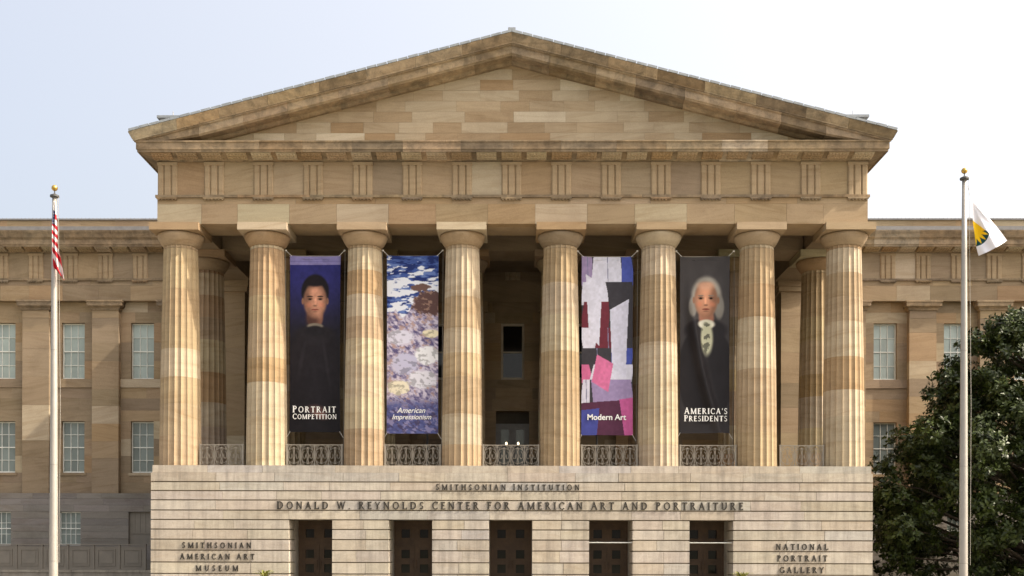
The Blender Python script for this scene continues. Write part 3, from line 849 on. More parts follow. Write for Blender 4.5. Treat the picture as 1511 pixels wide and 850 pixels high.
# ------------------------------------------------------------------ railings
def ribbon(mb, pts, w=.012, d=.02):
    P = [Vector((p[0], 0, p[1])) for p in pts]
    base = len(mb.v)
    for i, p in enumerate(P):
        t = (P[min(i + 1, len(P) - 1)] - P[max(i - 1, 0)])
        if t.length < 1e-6: t = Vector((1, 0, 0))
        t.normalize(); nrm = Vector((-t.z, 0, t.x))
        for sx, sy in ((-1, -1), (1, -1), (1, 1), (-1, 1)):
            v = p + nrm * (w * sx); mb.v.append((v.x, d * sy, v.z))
    for i in range(len(P) - 1):
        for k in range(4): mb.f.append((base + i * 4 + k, base + i * 4 + (k + 1) % 4, base + i * 4 + 4 + (k + 1) % 4, base + i * 4 + 4 + k))
def make_panel(wd=.56, ht=.90):
    m = MB(); rx, ry = wd / 2 - .025, ht / 2 + .03
    ell = lambda cx, cz, a, b, t0, t1, n: [(cx + a * math.cos(R(t0 + (t1 - t0) * i / n)), cz + b * math.sin(R(t0 + (t1 - t0) * i / n))) for i in range(n + 1)]
    ribbon(m, ell(0, 0, rx, ry, 0, 360, 28), .011)
    for s in (-1, 1):
        pts = []
        for i in range(18):
            u = i / 17; th = R(80 + 330 * u); r = .15 * (1 - .60 * u)
            pts.append((s * (.135 - r * .62 * math.cos(th)), r * 1.25 * math.sin(th)))
        ribbon(m, pts, .009)
        ribbon(m, [(0, .36), (s * .035, .27), (s * .014, .16), (s * .04, 0), (s * .014, -.16), (s * .035, -.27), (0, -.36)], .010)
        for v in (-1, 1):
            ribbon(m, [(0, v * .37), (s * .06, v * .33), (s * .13, v * .30), (s * .19, v * .25)], .009)
            ribbon(m, ell(s * (wd / 2 - .04), v * (ht / 2 - .05), .032, .04, 0, 360, 8), .009)
    me = bpy.data.meshes.new('scroll_panel'); me.from_pydata(m.v, [], m.f); me.materials.append(M['iron']); return me
PANEL = make_panel()
names = ['first', 'second', 'third', 'fourth', 'fifth', 'sixth', 'seventh', 'eighth']
YR = -0.25
for i in range(7):
    a = COLX[i] + .90; b = COLX[i + 1] - .90
    if i == 0: b -= .05
    if i == 6: a += .05
    where = ('leftmost ornate iron railing, three scroll panels, beside the left corner column' if i == 0 else
             'rightmost ornate iron railing, three scroll panels, beside the right corner column' if i == 6 else
             'central ornate iron railing in front of the grey terrace door' if i == 3 else
             'ornate iron railing under the ' + {1: 'dark portrait competition', 2: 'blue impressionism', 4: 'modern art', 5: "grey presidents"}[i] + ' banner')
    rl = empty('balcony_railing', ((a + b) / 2, YR, Z_POD), where, 'railing', 'iron railings between the portico columns')
    hw = (b - a) / 2
    n = 4 if 0 < i < 6 else 3
    m = MB(); m.box(-hw, hw, -.03, .03, .965, 1.0); m.box(-hw, hw, -.022, .022, .035, .06); m.build('rail', M['iron'], rl)
    pw = 2 * (hw - .05) / n
    for k in range(n + 1):
        x = -hw + .05 + k * pw
        p = MB(); wdt = .032 if k in (0, n) else .014
        p.box(x - wdt, x + wdt, -.026, .026, .0 if k in (0, n) else .061, .964 if 0 < k < n else 1.02); p.build('post', M['iron'], rl)
    for k in range(n):
        o = link('scroll_panel', PANEL, rl); o.location = (-hw + .05 + (k + .5) * pw, 0, .513); o.scale = (pw / .575, 1, 1)

# ------------------------------------------------------------------ noise for prints
def vnoise(u, v, seed):
    r = np.random.default_rng(seed); g = r.random((96, 96))
    x0 = np.floor(u).astype(int); y0 = np.floor(v).astype(int); fx = u - x0; fy = v - y0
    fx = fx * fx * (3 - 2 * fx); fy = fy * fy * (3 - 2 * fy)
    q = lambda a, b: g[a % 96, b % 96]
    return (q(x0, y0) * (1 - fx) + q(x0 + 1, y0) * fx) * (1 - fy) + (q(x0, y0 + 1) * (1 - fx) + q(x0 + 1, y0 + 1) * fx) * fy
def fbm(u, v, seed, o=4):
    return sum(vnoise(u * 2 ** i, v * 2 ** i, seed + i) / 2 ** (i + 1) for i in range(o)) / (1 - .5 ** o)
def sst(a, b, x): t = np.clip((x - a) / (b - a), 0, 1); return t * t * (3 - 2 * t)
class Paint:
    def __init__(s, nu, nv, asp):
        s.u, s.v = np.meshgrid(np.linspace(0, 1, nu), np.linspace(0, 1, nv)); s.asp = asp
        s.x = s.u; s.y = s.v * asp; s.c = np.zeros(s.u.shape + (3,))
    def fill(s, rgb, mask=None):
        rgb = np.array(rgb, float)
        if mask is None: s.c[:] = rgb
        else: s.c = s.c * (1 - mask[..., None]) + rgb * mask[..., None]
    def ell(s, cx, cy, rx, ry, rgb, soft=.25, k=1.0, rot=0.0):
        dx, dy = s.x - cx, s.y - cy
        ca, sa = math.cos(rot), math.sin(rot); a = dx * ca + dy * sa; b = -dx * sa + dy * ca
        d = np.sqrt((a / rx) ** 2 + (b / ry) ** 2)
        s.fill(rgb, k * (1 - sst(1 - soft, 1 + soft * .4, d)))
    def poly(s, pts, rgb, k=1.0):
        m = np.ones(s.u.shape, bool); n = len(pts); ar = sum(pts[i][0] * pts[(i + 1) % n][1] - pts[(i + 1) % n][0] * pts[i][1] for i in range(n))
        for i in range(n):
            (ax, ay), (bx, by) = pts[i], pts[(i + 1) % n]
            cr = (bx - ax) * (s.v - ay) - (by - ay) * (s.u - ax)
            m &= (cr >= 0) if ar > 0 else (cr <= 0)
        s.fill(rgb, m.astype(float) * k)
    def linear(s):
        c = np.clip(s.c / 255, 0, 1)
        return np.where(c <= .04045, c / 12.92, ((c + .055) / 1.055) ** 2.4)

NU, NV = 110, 372; ASP = 3.48
def face(p, cx, cy, w, skin, light_left=False, hair=None, brow=(40, 30, 28)):
    sk = np.array(skin, float)
    p.ell(cx, cy, w, w * 1.5, sk * .66, .18)
    sx = .35 if not light_left else -.35
    p.ell(cx + sx * w * .45, cy + .02, w * .70, w * 1.34, sk, .6, .95)
    p.ell(cx, cy - w * .75, w * .62, w * .34, sk * 1.12, .8, .6)
    for s_ in (-1, 1):
        p.ell(cx + s_ * w * .42, cy - w * .14, w * .26, w * .15, sk * .55, .5, .8)
        p.ell(cx + s_ * w * .42, cy - w * .11, w * .13, w * .075, (30, 22, 20), .2)
        p.ell(cx + s_ * w * .42, cy - w * .33, w * .27, w * .06, brow, .3, .9)
        p.ell(cx + s_ * w * .52, cy + w * .35, w * .28, w * .25, sk * np.array([1.1, .92, .88]), .9, .45)
        p.ell(cx + s_ * w * 1.0, cy + w * .05, w * .12, w * .3, sk * .66, .4)
    p.ell(cx + sx * w * .1, cy + w * .10, w * .11, w * .40, sk * 1.18, .6, .8)
    p.ell(cx, cy + w * .42, w * .2, w * .09, sk * .55, .6, .7)
    p.ell(cx, cy + w * .74, w * .34, w * .07, (116, 58, 52), .3, .95)
    p.ell(cx, cy + w * .90, w * .28, w * .07, sk * .62, .7, .7)

def art_portrait():
    p = Paint(NU, NV, ASP)
    t = sst(.06, .52, p.v)[..., None]
    p.c[:] = np.array((44, 44, 104)) * (1 - t) + np.array((30, 28, 32)) * t
    p.fill((126, 120, 170), (p.v < .052).astype(float))
    p.fill((96, 92, 148), ((p.v > .030) & (p.v < .034)).astype(float))
    p.ell(.5, .72, .285, .36, (26, 22, 25), .12)                        # hair
    p.ell(.5, 1.20, .17, .26, (120, 84, 70), .2); p.ell(.44, 1.22, .14, .26, (66, 44, 40), .5, .8)   # neck
    p.ell(.5, 2.32, .58, .95, (32, 29, 33), .08); p.ell(.5, 1.56, .44, .2, (34, 31, 35), .25)
    p.ell(.5, 1.39, .17, .06, (118, 110, 98), .3)                      # collar
    p.ell(.5, 1.49, .21, .11, (30, 28, 32), .25)
    p.ell(.22, 2.1, .05, .5, (44, 41, 46), .9, .7, .2); p.ell(.74, 2.2, .04, .55, (46, 43, 47), .9, .7, -.15)
    face(p, .5, .89, .245, (186, 134, 110))
    p.ell(.5, .53, .21, .09, (26, 22, 25), .4)
    p.fill((24, 22, 26), sst(.52, .9, p.v) * .55)
    p.ell(.55, 3.06, .22, .12, (104, 72, 66), .7, .8, .25); p.ell(.62, 3.16, .16, .08, (150, 108, 96), .7, .6, .3)
    n = fbm(p.u * 12, p.v * 40, 3); p.c *= (.86 + .28 * n)[..., None]
    return p
def art_sea():
    p = Paint(NU, NV, ASP); p.fill((62, 84, 148))
    n = fbm(p.x * 7, p.y * 22, 11, 5)
    p.fill((34, 48, 104), sst(.50, .62, n)); p.fill((110, 132, 186), sst(.56, .70, 1 - n) * .8)
    f = fbm(p.x * 6 + 3, p.y * 17, 21, 5); amt = .66 - .30 * sst(.03, .24, p.v)
    p.fill((216, 220, 230), sst(amt, amt + .08, f) * (p.v < .36))
    # rocks
    ln = .30 + .05 * np.sin(p.u * 7) + .10 * (fbm(p.u * 6, p.v * 0 + 2, 31) - .5) - .05 * p.u
    rk = sst(0, .015, p.v - ln)
    n2 = fbm(p.x * 14 + p.y * 5, p.y * 24 - p.x * 14, 41, 5)
    p.fill((142, 134, 160), rk); p.fill((196, 188, 204), rk * sst(.50, .62, n2)); p.fill((88, 82, 122), rk * sst(.56, .68, 1 - n2))
    n3 = fbm(p.x * 15 - p.y * 5, p.y * 20 + 5, 51, 5); p.fill((168, 140, 132), rk * sst(.56, .68, n3) * .8)
    br = (1 - sst(.78, 1.02, np.sqrt(((p.u - .88) / .42) ** 2 + ((p.v - .265) / .075) ** 2) + (n2 - .5) * .8)); p.fill((88, 66, 64), br); p.fill((140, 112, 100), br * sst(.52, .64, n3))
    br = (1 - sst(.8, 1.02, np.sqrt(((p.u - .66) / .20) ** 2 + ((p.v - .18) / .022) ** 2) + (n2 - .5) * .8)); p.fill((104, 80, 74), br)
    # pale sun-struck boulders heaped in the lower half
    for cx, cy, rx, ry, c in ((.26, 1.60, .30, .16, (206, 204, 220)), (.78, 1.95, .26, .20, (226, 226, 230)), (.34, 2.12, .28, .22, (184, 182, 206)), (.70, 2.42, .30, .20, (214, 212, 222)), (.22, 2.58, .24, .16, (222, 214, 192)), (.86, 1.52, .18, .09, (226, 216, 186))):
        d = np.sqrt(((p.x - cx) / rx) ** 2 + ((p.y - cy) / ry) ** 2) + (n2 - .5) * .55
        p.fill(c, 1 - sst(.82, 1.0, d)); p.fill(tuple(v * .72 for v in c), (1 - sst(.82, 1.0, d)) * sst(.50, .62, n3) * .8)
    lo = sst(.80, .86, p.v + (n2 - .5) * .12); p.fill((66, 74, 128), lo * .85); p.fill((130, 126, 164), lo * sst(.54, .64, n3)); p.fill((70, 58, 76), lo * sst(.55, .65, 1 - n2) * .6)
    return p
def art_modern():
    # a plain made-up pattern of slanted blocks
    p = Paint(NU, NV, ASP); p.fill((54, 52, 58)); rr = random.Random(23)
    pal = [(204, 204, 220), (74, 86, 164), (60, 58, 64), (196, 104, 146), (222, 170, 196), (104, 46, 58), (74, 86, 164), (60, 58, 64), (150, 134, 172)]
    v = 0.0
    while v < .80:
        h = rr.uniform(.07, .15); cuts = sorted([0, 1] + [rr.uniform(.15, .85) for _ in range(rr.choice([1, 2, 2]))])
        for a, b in zip(cuts[:-1], cuts[1:]):
            k1, k2 = rr.uniform(-.05, .05), rr.uniform(-.05, .05)
            p.poly([(a + k1, v), (b + k2, v), (b - k2, v + h + .02), (a - k1, v + h + .02)], rr.choice(pal))
            if rr.random() < .5: m = (a + b) / 2; p.poly([(m, v), (m + .015, v), (m + .03, v + h), (m + .015, v + h)], (120, 122, 152))
        v += h
    p.poly([(.08, .10), (.40, .16), (.34, .50), (.14, .44)], (206, 206, 222)); p.poly([(.55, .30), (.92, .24), (.86, .68), (.60, .62)], (200, 200, 218)); p.poly([(.30, .55), (.62, .60), (.52, .76), (.2, .70)], (204, 112, 154))
    p.poly([(0, .82), (1, .80), (1, 1), (0, 1)], (84, 48, 70)); p.poly([(0, .86), (.35, .85), (.3, 1), (0, 1)], (72, 78, 150)); p.poly([(.74, .80), (1, .79), (1, 1), (.84, 1)], (186, 92, 146))
    n = fbm(p.u * 20, p.v * 60, 5); p.c *= (.92 + .16 * n)[..., None]
    return p
def art_elder():
    p = Paint(NU, NV, ASP); p.fill((66, 63, 64))
    p.fill((52, 50, 53), sst(.2, .9, p.v) * .8)
    n = fbm(p.u * 5, p.v * 14, 61)
    p.ell(.53, .78, .32, .40, (146, 142, 134), .2); p.ell(.79, 1.0, .11, .26, (120, 116, 110), .3); p.ell(.25, 1.0, .09, .22, (128, 124, 117), .3)
    p.ell(.52, 2.3, .58, 1.0, (38, 36, 39), .06); p.ell(.52, 1.46, .46, .24, (40, 38, 41), .2)
    p.ell(.53, 1.22, .17, .20, (150, 104, 86), .3)
    face(p, .52, .86, .25, (196, 142, 114), True, brow=(120, 108, 98))
    p.ell(.52, .58, .20, .10, (206, 160, 134), .6, .8); p.ell(.52, .47, .17, .05, (150, 146, 138), .9, .6)
    p.ell(.53, 1.34, .19, .10, (202, 200, 184), .3)
    p.ell(.54, 1.62, .14, .36, (176, 176, 150), .35); p.fill((96, 96, 84), (1 - sst(.7, 1.0, np.sqrt(((p.x - .54) / .15) ** 2 + ((p.y - 1.62) / .38) ** 2))) * sst(.5, .6, fbm(p.u * 14, p.v * 44, 71)))
    p.c *= (.90 + .2 * n)[..., None]
    return p

YB = 0.2
def banner(px0, px1, py0, py1, paint, label, folds, lines):
    x0, x1, zt, zb = wx(px0, YB), wx(px1, YB), wz(py0, YB), wz(py1, YB)
    e = empty('hanging_banner', ((x0 + x1) / 2, YB, zb), label, 'banner', 'banners hung between the portico columns')
    ox, oz = (x0 + x1) / 2, zb
    U, V = paint.u, paint.v
    dy = folds(U, V)
    X = (U - .5) * (x1 - x0) * (1 - .012 * np.sin(V * 3.1)); Z = (1 - V) * (zt - zb) - .03 * np.sin(U * math.pi) * (V < .02)
    nv, nu = U.shape
    verts = np.stack([X, dy, Z], -1).reshape(-1, 3)
    idx = np.arange(nv * nu).reshape(nv, nu)
    faces = np.stack([idx[1:, :-1], idx[1:, 1:], idx[:-1, 1:], idx[:-1, :-1]], -1).reshape(-1, 4)
    me = bpy.data.meshes.new('cloth'); me.from_pydata(verts.tolist(), [], faces.tolist()); me.materials.append(M['banner']); me.shade_smooth()
    a = me.color_attributes.new('Col', 'FLOAT_COLOR', 'POINT')
    c = np.concatenate([paint.linear(), np.ones((nv, nu, 1))], -1).reshape(-1).astype(np.float32); a.data.foreach_set('color', c)
    link('cloth', me, e)
    for s_ in (0, 1):
        sg = -1 if s_ == 0 else 1
        hx = (x0 if s_ == 0 else x1) - ox; H = zt - zb
        m = MB(); m.tube([(hx - sg * .08, 0, H - .03), (hx + sg * .17, -.02, H + .21)], .012, 6); m.build('rope', M['rope'], e)
        m = MB(); m.lathe([(.0, H + .17), (.045, H + .19), (.045, H + .24), (.0, H + .26)], hx + sg * .18, -.02, 8); m.build('clip', M['rope'], e)
        m = MB(); m.tube([(hx + sg * .20, .0, H + .15), (hx + sg * .15, .0, -.3), (hx + sg * .15, .0, Z_POD - zb + .1)], .009, 5); m.build('guy_wire', M['wire'], e)
        m = MB(); m.tube([(hx - sg * .03, 0, .03), (hx + sg * .14, .0, -.25)], .010, 5); m.build('rope', M['rope'], e)
    m = MB(); m.tube([(x0 - ox - .02, .02, zt - zb - .02), (x1 - ox + .02, .02, zt - zb - .02)], .018, 6); m.build('top_bar', M['wire'], e)
    for (txt, style, a0, a1, b0, b1) in lines:
        lx0, lx1, lz0, cap = wx(a0, YB) - ox, wx(a1, YB) - ox, wz(b1, YB) - oz, (b1 - b0) / sc_at(YB)
        vv = 1 - lz0 / (zt - zb); yy = float(np.min(folds(np.linspace(0, 1, 20), np.full(20, vv)))) - .02
        if style == 'serif': serif_line('lettering', txt, lx0, lx1, yy, lz0, cap, .004, M['print'], e, 1.13)
        else:
            cu = bpy.data.curves.new('lettering', 'FONT'); cu.body = txt; cu.size = 1.0; cu.shear = .30 if style == 'italic' else 0.0
            cu.offset = .022 if style == 'bold' else .008; cu.extrude = .004
            t = bpy.data.objects.new('lettering', cu); COL.objects.link(t)
            bpy.context.view_layer.update()
            dg_ = bpy.context.evaluated_depsgraph_get()
            me = bpy.data.meshes.new_from_object(t.evaluated_get(dg_)); bpy.data.objects.remove(t)
            co = np.array([v.co[:] for v in me.vertices]); xmn, xmx = co[:, 0].min(), co[:, 0].max()
            cs = cap / .729
            for v in me.vertices:
                x, y_, z_ = v.co; v.co = (lx0 + (x - xmn) / (xmx - xmn) * (lx1 - lx0), yy + z_ * .3, lz0 + y_ * cs)
            me.materials.clear(); me.materials.append(M['print']); link('lettering', me, e)
    return e
f1 = lambda u, v: .03 * np.sin(u * 9 + 1) * v + .02 * np.sin(v * 11 + u * 3)
f2 = lambda u, v: .025 * np.sin(u * 7 + 2) * v + .015 * np.sin(v * 9 - u * 3)
f4 = lambda u, v: .05 * np.sin(u * 4 + 1.5) * v - .26 * np.exp(-((u - .18 - .62 * v ** 2.0) / .10) ** 2) * sst(.05, .5, v) * (1 - .4 * sst(.9, 1, v)) + .02 * np.sin(v * 8 + u * 5)
banner(428, 503, 377, 638, art_portrait(), 'dark banner with a young face on navy reading PORTRAIT COMPETITION', f1,
       [('PORTRAIT', 'serif', 433, 497, 600.5, 609.3), ('COMPETITION', 'serif', 433, 498, 612, 619)])
banner(571.5, 648, 377, 640, art_sea(), 'blue and lilac seashore banner reading American Impressionism', f2,
       [('American', 'italic', 587, 629, 601.5, 609.5), ('Impressionism', 'italic', 580, 638, 611.5, 619)])
banner(859, 935, 378, 642, art_modern(), 'banner of white, pink and blue abstract blocks reading Modern Art', f1,
       [('Modern Art', 'bold', 868, 925, 611, 619.5)])
banner(1004, 1077, 378, 639, art_elder(), "grey banner with a white-haired sitter reading AMERICA'S PRESIDENTS", f4,
       [("AMERICA'S", 'serif', 1009, 1072, 603.5, 612), ('PRESIDENTS', 'serif', 1009, 1072, 614.5, 622.5)])

# ------------------------------------------------------------------ lamps on the terrace
def post_lamp(x, y, label):
    e = empty('terrace_lamp', (x, y, Z_POD + .01), label, 'lamp', 'lamps standing on the terrace')
    m = MB(); m.lathe([(.20, 0), (.20, .06), (.12, .12), (.055, .2), (.05, 2.1), (.075, 2.14), (.06, 2.2)], 0, 0, 14); m.build('post', M['greydoor'], e, smooth=True)
    m = MB(); m.lathe([(.03, 2.2), (.13, 2.26), (.19, 2.38), (.19, 2.46), (.12, 2.58), (.02, 2.62)], 0, 0, 16); m.build('globe', M['glass'], e, smooth=True)
post_lamp(wx(631, 6.4), 6.4, 'grey lamp post on the terrace behind the seashore banner')
post_lamp(wx(881, 6.4), 6.4, 'grey lamp post on the terrace behind the abstract banner')
for sx, wd in ((-1, 'left'), (1, 'right')):
    e = empty('standing_light', (sx * .33, 12.9, Z_POD + .01), 'small lit light on the %s before the grey terrace door' % wd, 'light', 'lit lights before the terrace door')
    m = MB(); m.lathe([(.12, 0), (.12, .03), (.022, .05), (.022, 2.25), (.05, 2.28)], 0, 0, 10); m.build('stand', M['greydoor'], e)
    m = MB(); m.lathe([(.01, 2.24), (.045, 2.27), (.06, 2.34), (.045, 2.41), (.01, 2.43)], 0, -.05, 12); m.build('bulb', M['lamp'], e, smooth=True)

# ------------------------------------------------------------------ flagpoles and flags
YF = -16.17
def flagpole(px, ztop, zball, label):
    x = wx(px, YF); e = empty('flagpole', (x, YF, 0), label, 'flagpole', 'flagpoles before the portico')
    m = MB(); m.lathe([(.122, 0), (.122, 1.0), (.116, 3.0), (.098, 7.0), (.078, 10.5), (.066, ztop)], 0, 0, 28); m.build('pole', M['pole'], e, smooth=True)
    m = MB(); m.lathe([(.30, 0), (.30, .05), (.2, .12), (.13, .2)], 0, 0, 24); m.build('base_collar', M['pole'], e, smooth=True)
    for z in (1.35, 4.2, 7.6):
        m = MB(); r_ = np.interp(z, [0, 1, 3, 7, 10.5, ztop], [.122, .122, .116, .098, .078, .066]); m.lathe([(r_ - .01, z - .012), (r_ + .004, z - .01), (r_ + .004, z + .01), (r_ - .01, z + .012)], 0, 0, 24); m.build('joint_ring', M['wire'], e)
    m = MB(); m.lathe([(.07, ztop), (.13, ztop + .01), (.13, ztop + .06), (.05, ztop + .10), (.018, ztop + .12), (.014, zball)], 0, 0, 16); m.build('truck_cap', M['cap'], e)
    m = MB(); pr = [(.088 * math.sin(math.pi * i / 12) + .001, zball - .088 * math.cos(math.pi * i / 12)) for i in range(13)]; m.lathe(pr, 0, 0, 18); m.build('ball_finial', M['gold'], e, smooth=True)
    m = MB(); m.tube([(.12, -.03, ztop), (.20, -.03, 6.0), (.18, -.05, 1.3)], .007, 5); m.build('halyard', M['wire'], e)
    return x
flagpole(83, wz(291, YF), wz(277, YF), 'tall silver flagpole in front of the left wing')
flagpole(1425.5, wz(266, YF), wz(252.5, YF), 'tall silver flagpole in front of the magnolia tree')

def cloth_grid(name, P, C, label, cat):
    nv, nu = P.shape[:2]
    idx = np.arange(nv * nu).reshape(nv, nu)
    faces = np.stack([idx[1:, :-1], idx[1:, 1:], idx[:-1, 1:], idx[:-1, :-1]], -1).reshape(-1, 4)
    me = bpy.data.meshes.new(name); me.from_pydata(P.reshape(-1, 3).tolist(), [], faces.tolist()); me.materials.append(M['flag']); me.shade_smooth()
    a = me.color_attributes.new('Col', 'FLOAT_COLOR', 'POINT')
    a.data.foreach_set('color', np.concatenate([C, np.ones((nv, nu, 1))], -1).reshape(-1).astype(np.float32))
    o = link(name, me); tag(o, label, cat); return o
def px_to(P2, Y):
    s_ = F / (Y - CAMY); return np.stack([(P2[..., 0] - HX) / s_, Y, EYE + (HY - P2[..., 1]) / s_], -1)
# limp striped flag
u, v = np.meshgrid(np.linspace(0, 1, 60), np.linspace(0, 1, 150))
yk = [296, 318, 335, 363, 382, 397, 411]
lx = np.interp(296 + v * 115, yk, [82.2, 80.6, 79.2, 80, 80.6, 81.6, 90.0]); rx = np.interp(296 + v * 115, yk, [84.6, 86.2, 87.6, 88.2, 93.2, 95.6, 97.6])
P2 = np.stack([lx + (rx - lx) * u, 296 + v * 115 - 7 * (1 - u) * sst(.8, 1, v) + 2 * u], -1)
Yd = YF - .16 - .07 * np.sin(u * 11 + v * 3.5) * (0.3 + v) * .9
Pf = px_to(P2, Yd)
ph = u * 3.4 + v * 4.5 - 6.5 * v * 0 - (P2[..., 1] - 296) * .105 + u * 1.8
red, wht, blu = np.array(lin((190, 34, 48))), np.array(lin((225, 222, 220))), np.array(lin((44, 50, 92)))
st = (np.mod((P2[..., 0] - 80) * .085 - (P2[..., 1] - 296) * .062 + .35 * np.sin(v * 7), 1) < .5)
C = np.where(st[..., None], red, wht)
can = (v < .30) & (u < .62 + .2 * np.sin(v * 18)); C = np.where(can[..., None], blu, C)
stars = can & (np.mod(u * 5 + v * 9, 1) < .22) & (np.mod(v * 26, 1) < .35); C = np.where(stars[..., None], wht, C)
top = (v < .12); C = np.where(top[..., None], wht * .9, C)
cloth_grid('striped_flag', Pf, C, 'limp red and white striped flag hanging on the left pole', 'flag')
# white flag with the yellow sun
u, v = np.meshgrid(np.linspace(0, 1, 130), np.linspace(0, 1, 150))
A, B, Cc, D = np.array((1437.5, 298.)), np.array((1440., 300.)), np.array((1488.5, 355.)), np.array((1447., 377.5))
left = A + (D - A) * v[..., None]; left[..., 0] -= 3.2 * np.sin(v * math.pi) ** 1
left[..., 0] += -1.5 * np.sin(v * 9) * v * .6
right = B + (Cc - B) * v[..., None]; right[..., 0] += 2.5 * np.sin(v * math.pi)
P2 = left + (right - left) * u[..., None]; P2[..., 1] += 1.6 * np.sin(u * math.pi) * v
Yd = YF - .02 + .16 * np.sin(u * 5.2 + v * 2.0) * v + .05 * np.sin(u * 13 - v * 4) * v
Pf = px_to(P2, Yd)
dx, dy = P2[..., 0] - 1439.0, P2[..., 1] - 340.5
rr = np.hypot(dx, dy); th = np.degrees(np.arctan2(dy, dx))
inside = (rr < 23.5) & (dy > -14 + dx * .75)
ray = rr < 12.5 + 10 * (np.abs(np.mod(th + 8, 22) / 22 - .5) * 2)
yel, grn, wh = np.array(lin((238, 192, 20))), np.array(lin((22, 66, 66))), np.array(lin((232, 230, 236)))
C = np.where(inside[..., None], np.where(ray[..., None], yel, grn), wh)
cloth_grid('emblem_flag', Pf, C, 'white flag with yellow sunburst on dark green, right pole', 'flag')
m = MB(); m.tube([tuple(px_to(np.array((1428.5, 270.)), YF - .02)), tuple(px_to(np.array((1434., 287.)), YF - .02)), tuple(px_to(np.array((1437.5, 299.)), YF - .02)), tuple(px_to(np.array((1435.0, 322.)), YF - .02)), tuple(px_to(np.array((1429.5, 321.)), YF - .02))], .008, 5)
tag(m.build('halyard_rope', M['rope']), 'thin white rope holding the sunburst flag to its pole', 'rope')

# ------------------------------------------------------------------ low wall and panelled fence on the left
YFN = 10.0
lw = MB(); lw.box(-34, -15.95, YFN - .2, YFN + .35, 0, .55); wallo = lw.build('low_stone_wall', M['joint']); tag(wallo, 'low beige stone wall under the brown panelled fence', 'wall')
xs = splits(-34, -15.9, 1.8, .15)
for a, b in zip(xs[:-1], xs[1:]):
    blk('wall_stone', a + .004, b - .004, YFN - .23, YFN + .38, 0, .545, M['podium'], wallo, (.36, .32, .26, 1))
    blk('coping_stone', a + .004, b - .004, YFN - .28, YFN + .42, .55, .67, M['podium'], wallo, (.38, .34, .27, 1))
fe = empty('panelled_fence', (-24, YFN, .67), 'brown panelled fence on the low wall before the left wing', 'fence')
zt = wz(804.5, YFN) - .67
xr = wx(213, YFN); pitch = 38.3 / sc_at(YFN); x = xr; ox = -24
while x > -33.5:
    a, b = x - pitch, x
    blk('post', b - .05 - ox, b + .05 - ox, -.06, .06, 0, zt - .05, M['fence'], fe)
    p = MB(); a2, b2 = a + .052 - ox, b - .052 - ox
    p.box(a2, b2, -.01, .03, .06, zt - .12)
    for (q0, q1, r0, r1) in ((a2 + .16, b2 - .16, .22, zt - .27),):
        p.box(q0, q0 + .05, -.045, -.01, r0, r1); p.box(q1 - .05, q1, -.045, -.01, r0, r1)
        p.box(q0 + .05, q1 - .05, -.045, -.01, r0, r0 + .05); p.box(q0 + .05, q1 - .05, -.045, -.01, r1 - .05, r1)
        p.box(q0 + .13, q1 - .13, -.035, -.01, r0 + .13, r1 - .13)
    p.build('panel', M['fence'], fe)
    x -= pitch
m = MB(); m.box(x - ox, xr + .05 - ox, -.09, .09, zt - .05, zt); m.build('top_rail', M['fence'], fe)
m = MB(); m.box(x - ox, xr + .05 - ox, -.05, .05, .0, .06); m.build('bottom_rail', M['fence'], fe)

# ------------------------------------------------------------------ magnolia tree
def leaf_mat(name, a, b, rough):
    m, nt, bs = nodes_mat(name)
    at = N(nt, 'ShaderNodeAttribute', attribute_name='Col')
    mx = N(nt, 'ShaderNodeMix', data_type='RGBA'); mx.inputs[6].default_value = (*a, 1); mx.inputs[7].default_value = (*b, 1)
    nt.links.new(at.outputs['Fac'], mx.inputs[0]); nt.links.new(mx.outputs[2], bs.inputs['Base Color'])
    bs.inputs['Roughness'].default_value = rough; bs.inputs['Specular IOR Level'].default_value = 0.28
    return m
M['leaf'] = leaf_mat('magnolia_leaf', (0.007, 0.013, 0.003), (0.058, 0.080, 0.014), 0.45)
M['frond'] = leaf_mat('frond_leaf', (0.10, 0.12, 0.02), (0.22, 0.22, 0.05), 0.5)
TX, TY = 25.6, 5.0
tree = empty('magnolia_tree', (TX, TY, 0), 'large dark glossy magnolia tree right of the portico', 'tree')
trk = MB(); trk.tube([(0, 0, 0), (.05, 0, 2), (-.1, .1, 5), (.1, 0, 8.5), (0, 0, 12.2)], [.38, .33, .26, .16, .05], 10)
lobes = []
prof_z = [0.4, 2, 4, 5.8, 7.9, 10.4, 12.0, 13.2]; prof_r = [7.2, 7.8, 7.8, 7.2, 5.8, 4.2, 2.8, .9]
r2 = random.Random(5)
for i in range(430):
    z = r2.uniform(.6, 12.9); Rm = np.interp(z, prof_z, prof_r); a = r2.uniform(0, 2 * math.pi)
    if r2.random() > (Rm / 7.8) ** .6 + .25: continue
    rr_ = Rm * (r2.uniform(.72, 1.02) if r2.random() < .8 else r2.uniform(.3, .7)); sz = r2.uniform(.65, 1.25) * (0.75 + .25 * Rm / 7.8)
    lobes.append((rr_ * math.cos(a) * .97, rr_ * math.sin(a) * .97, z, sz))
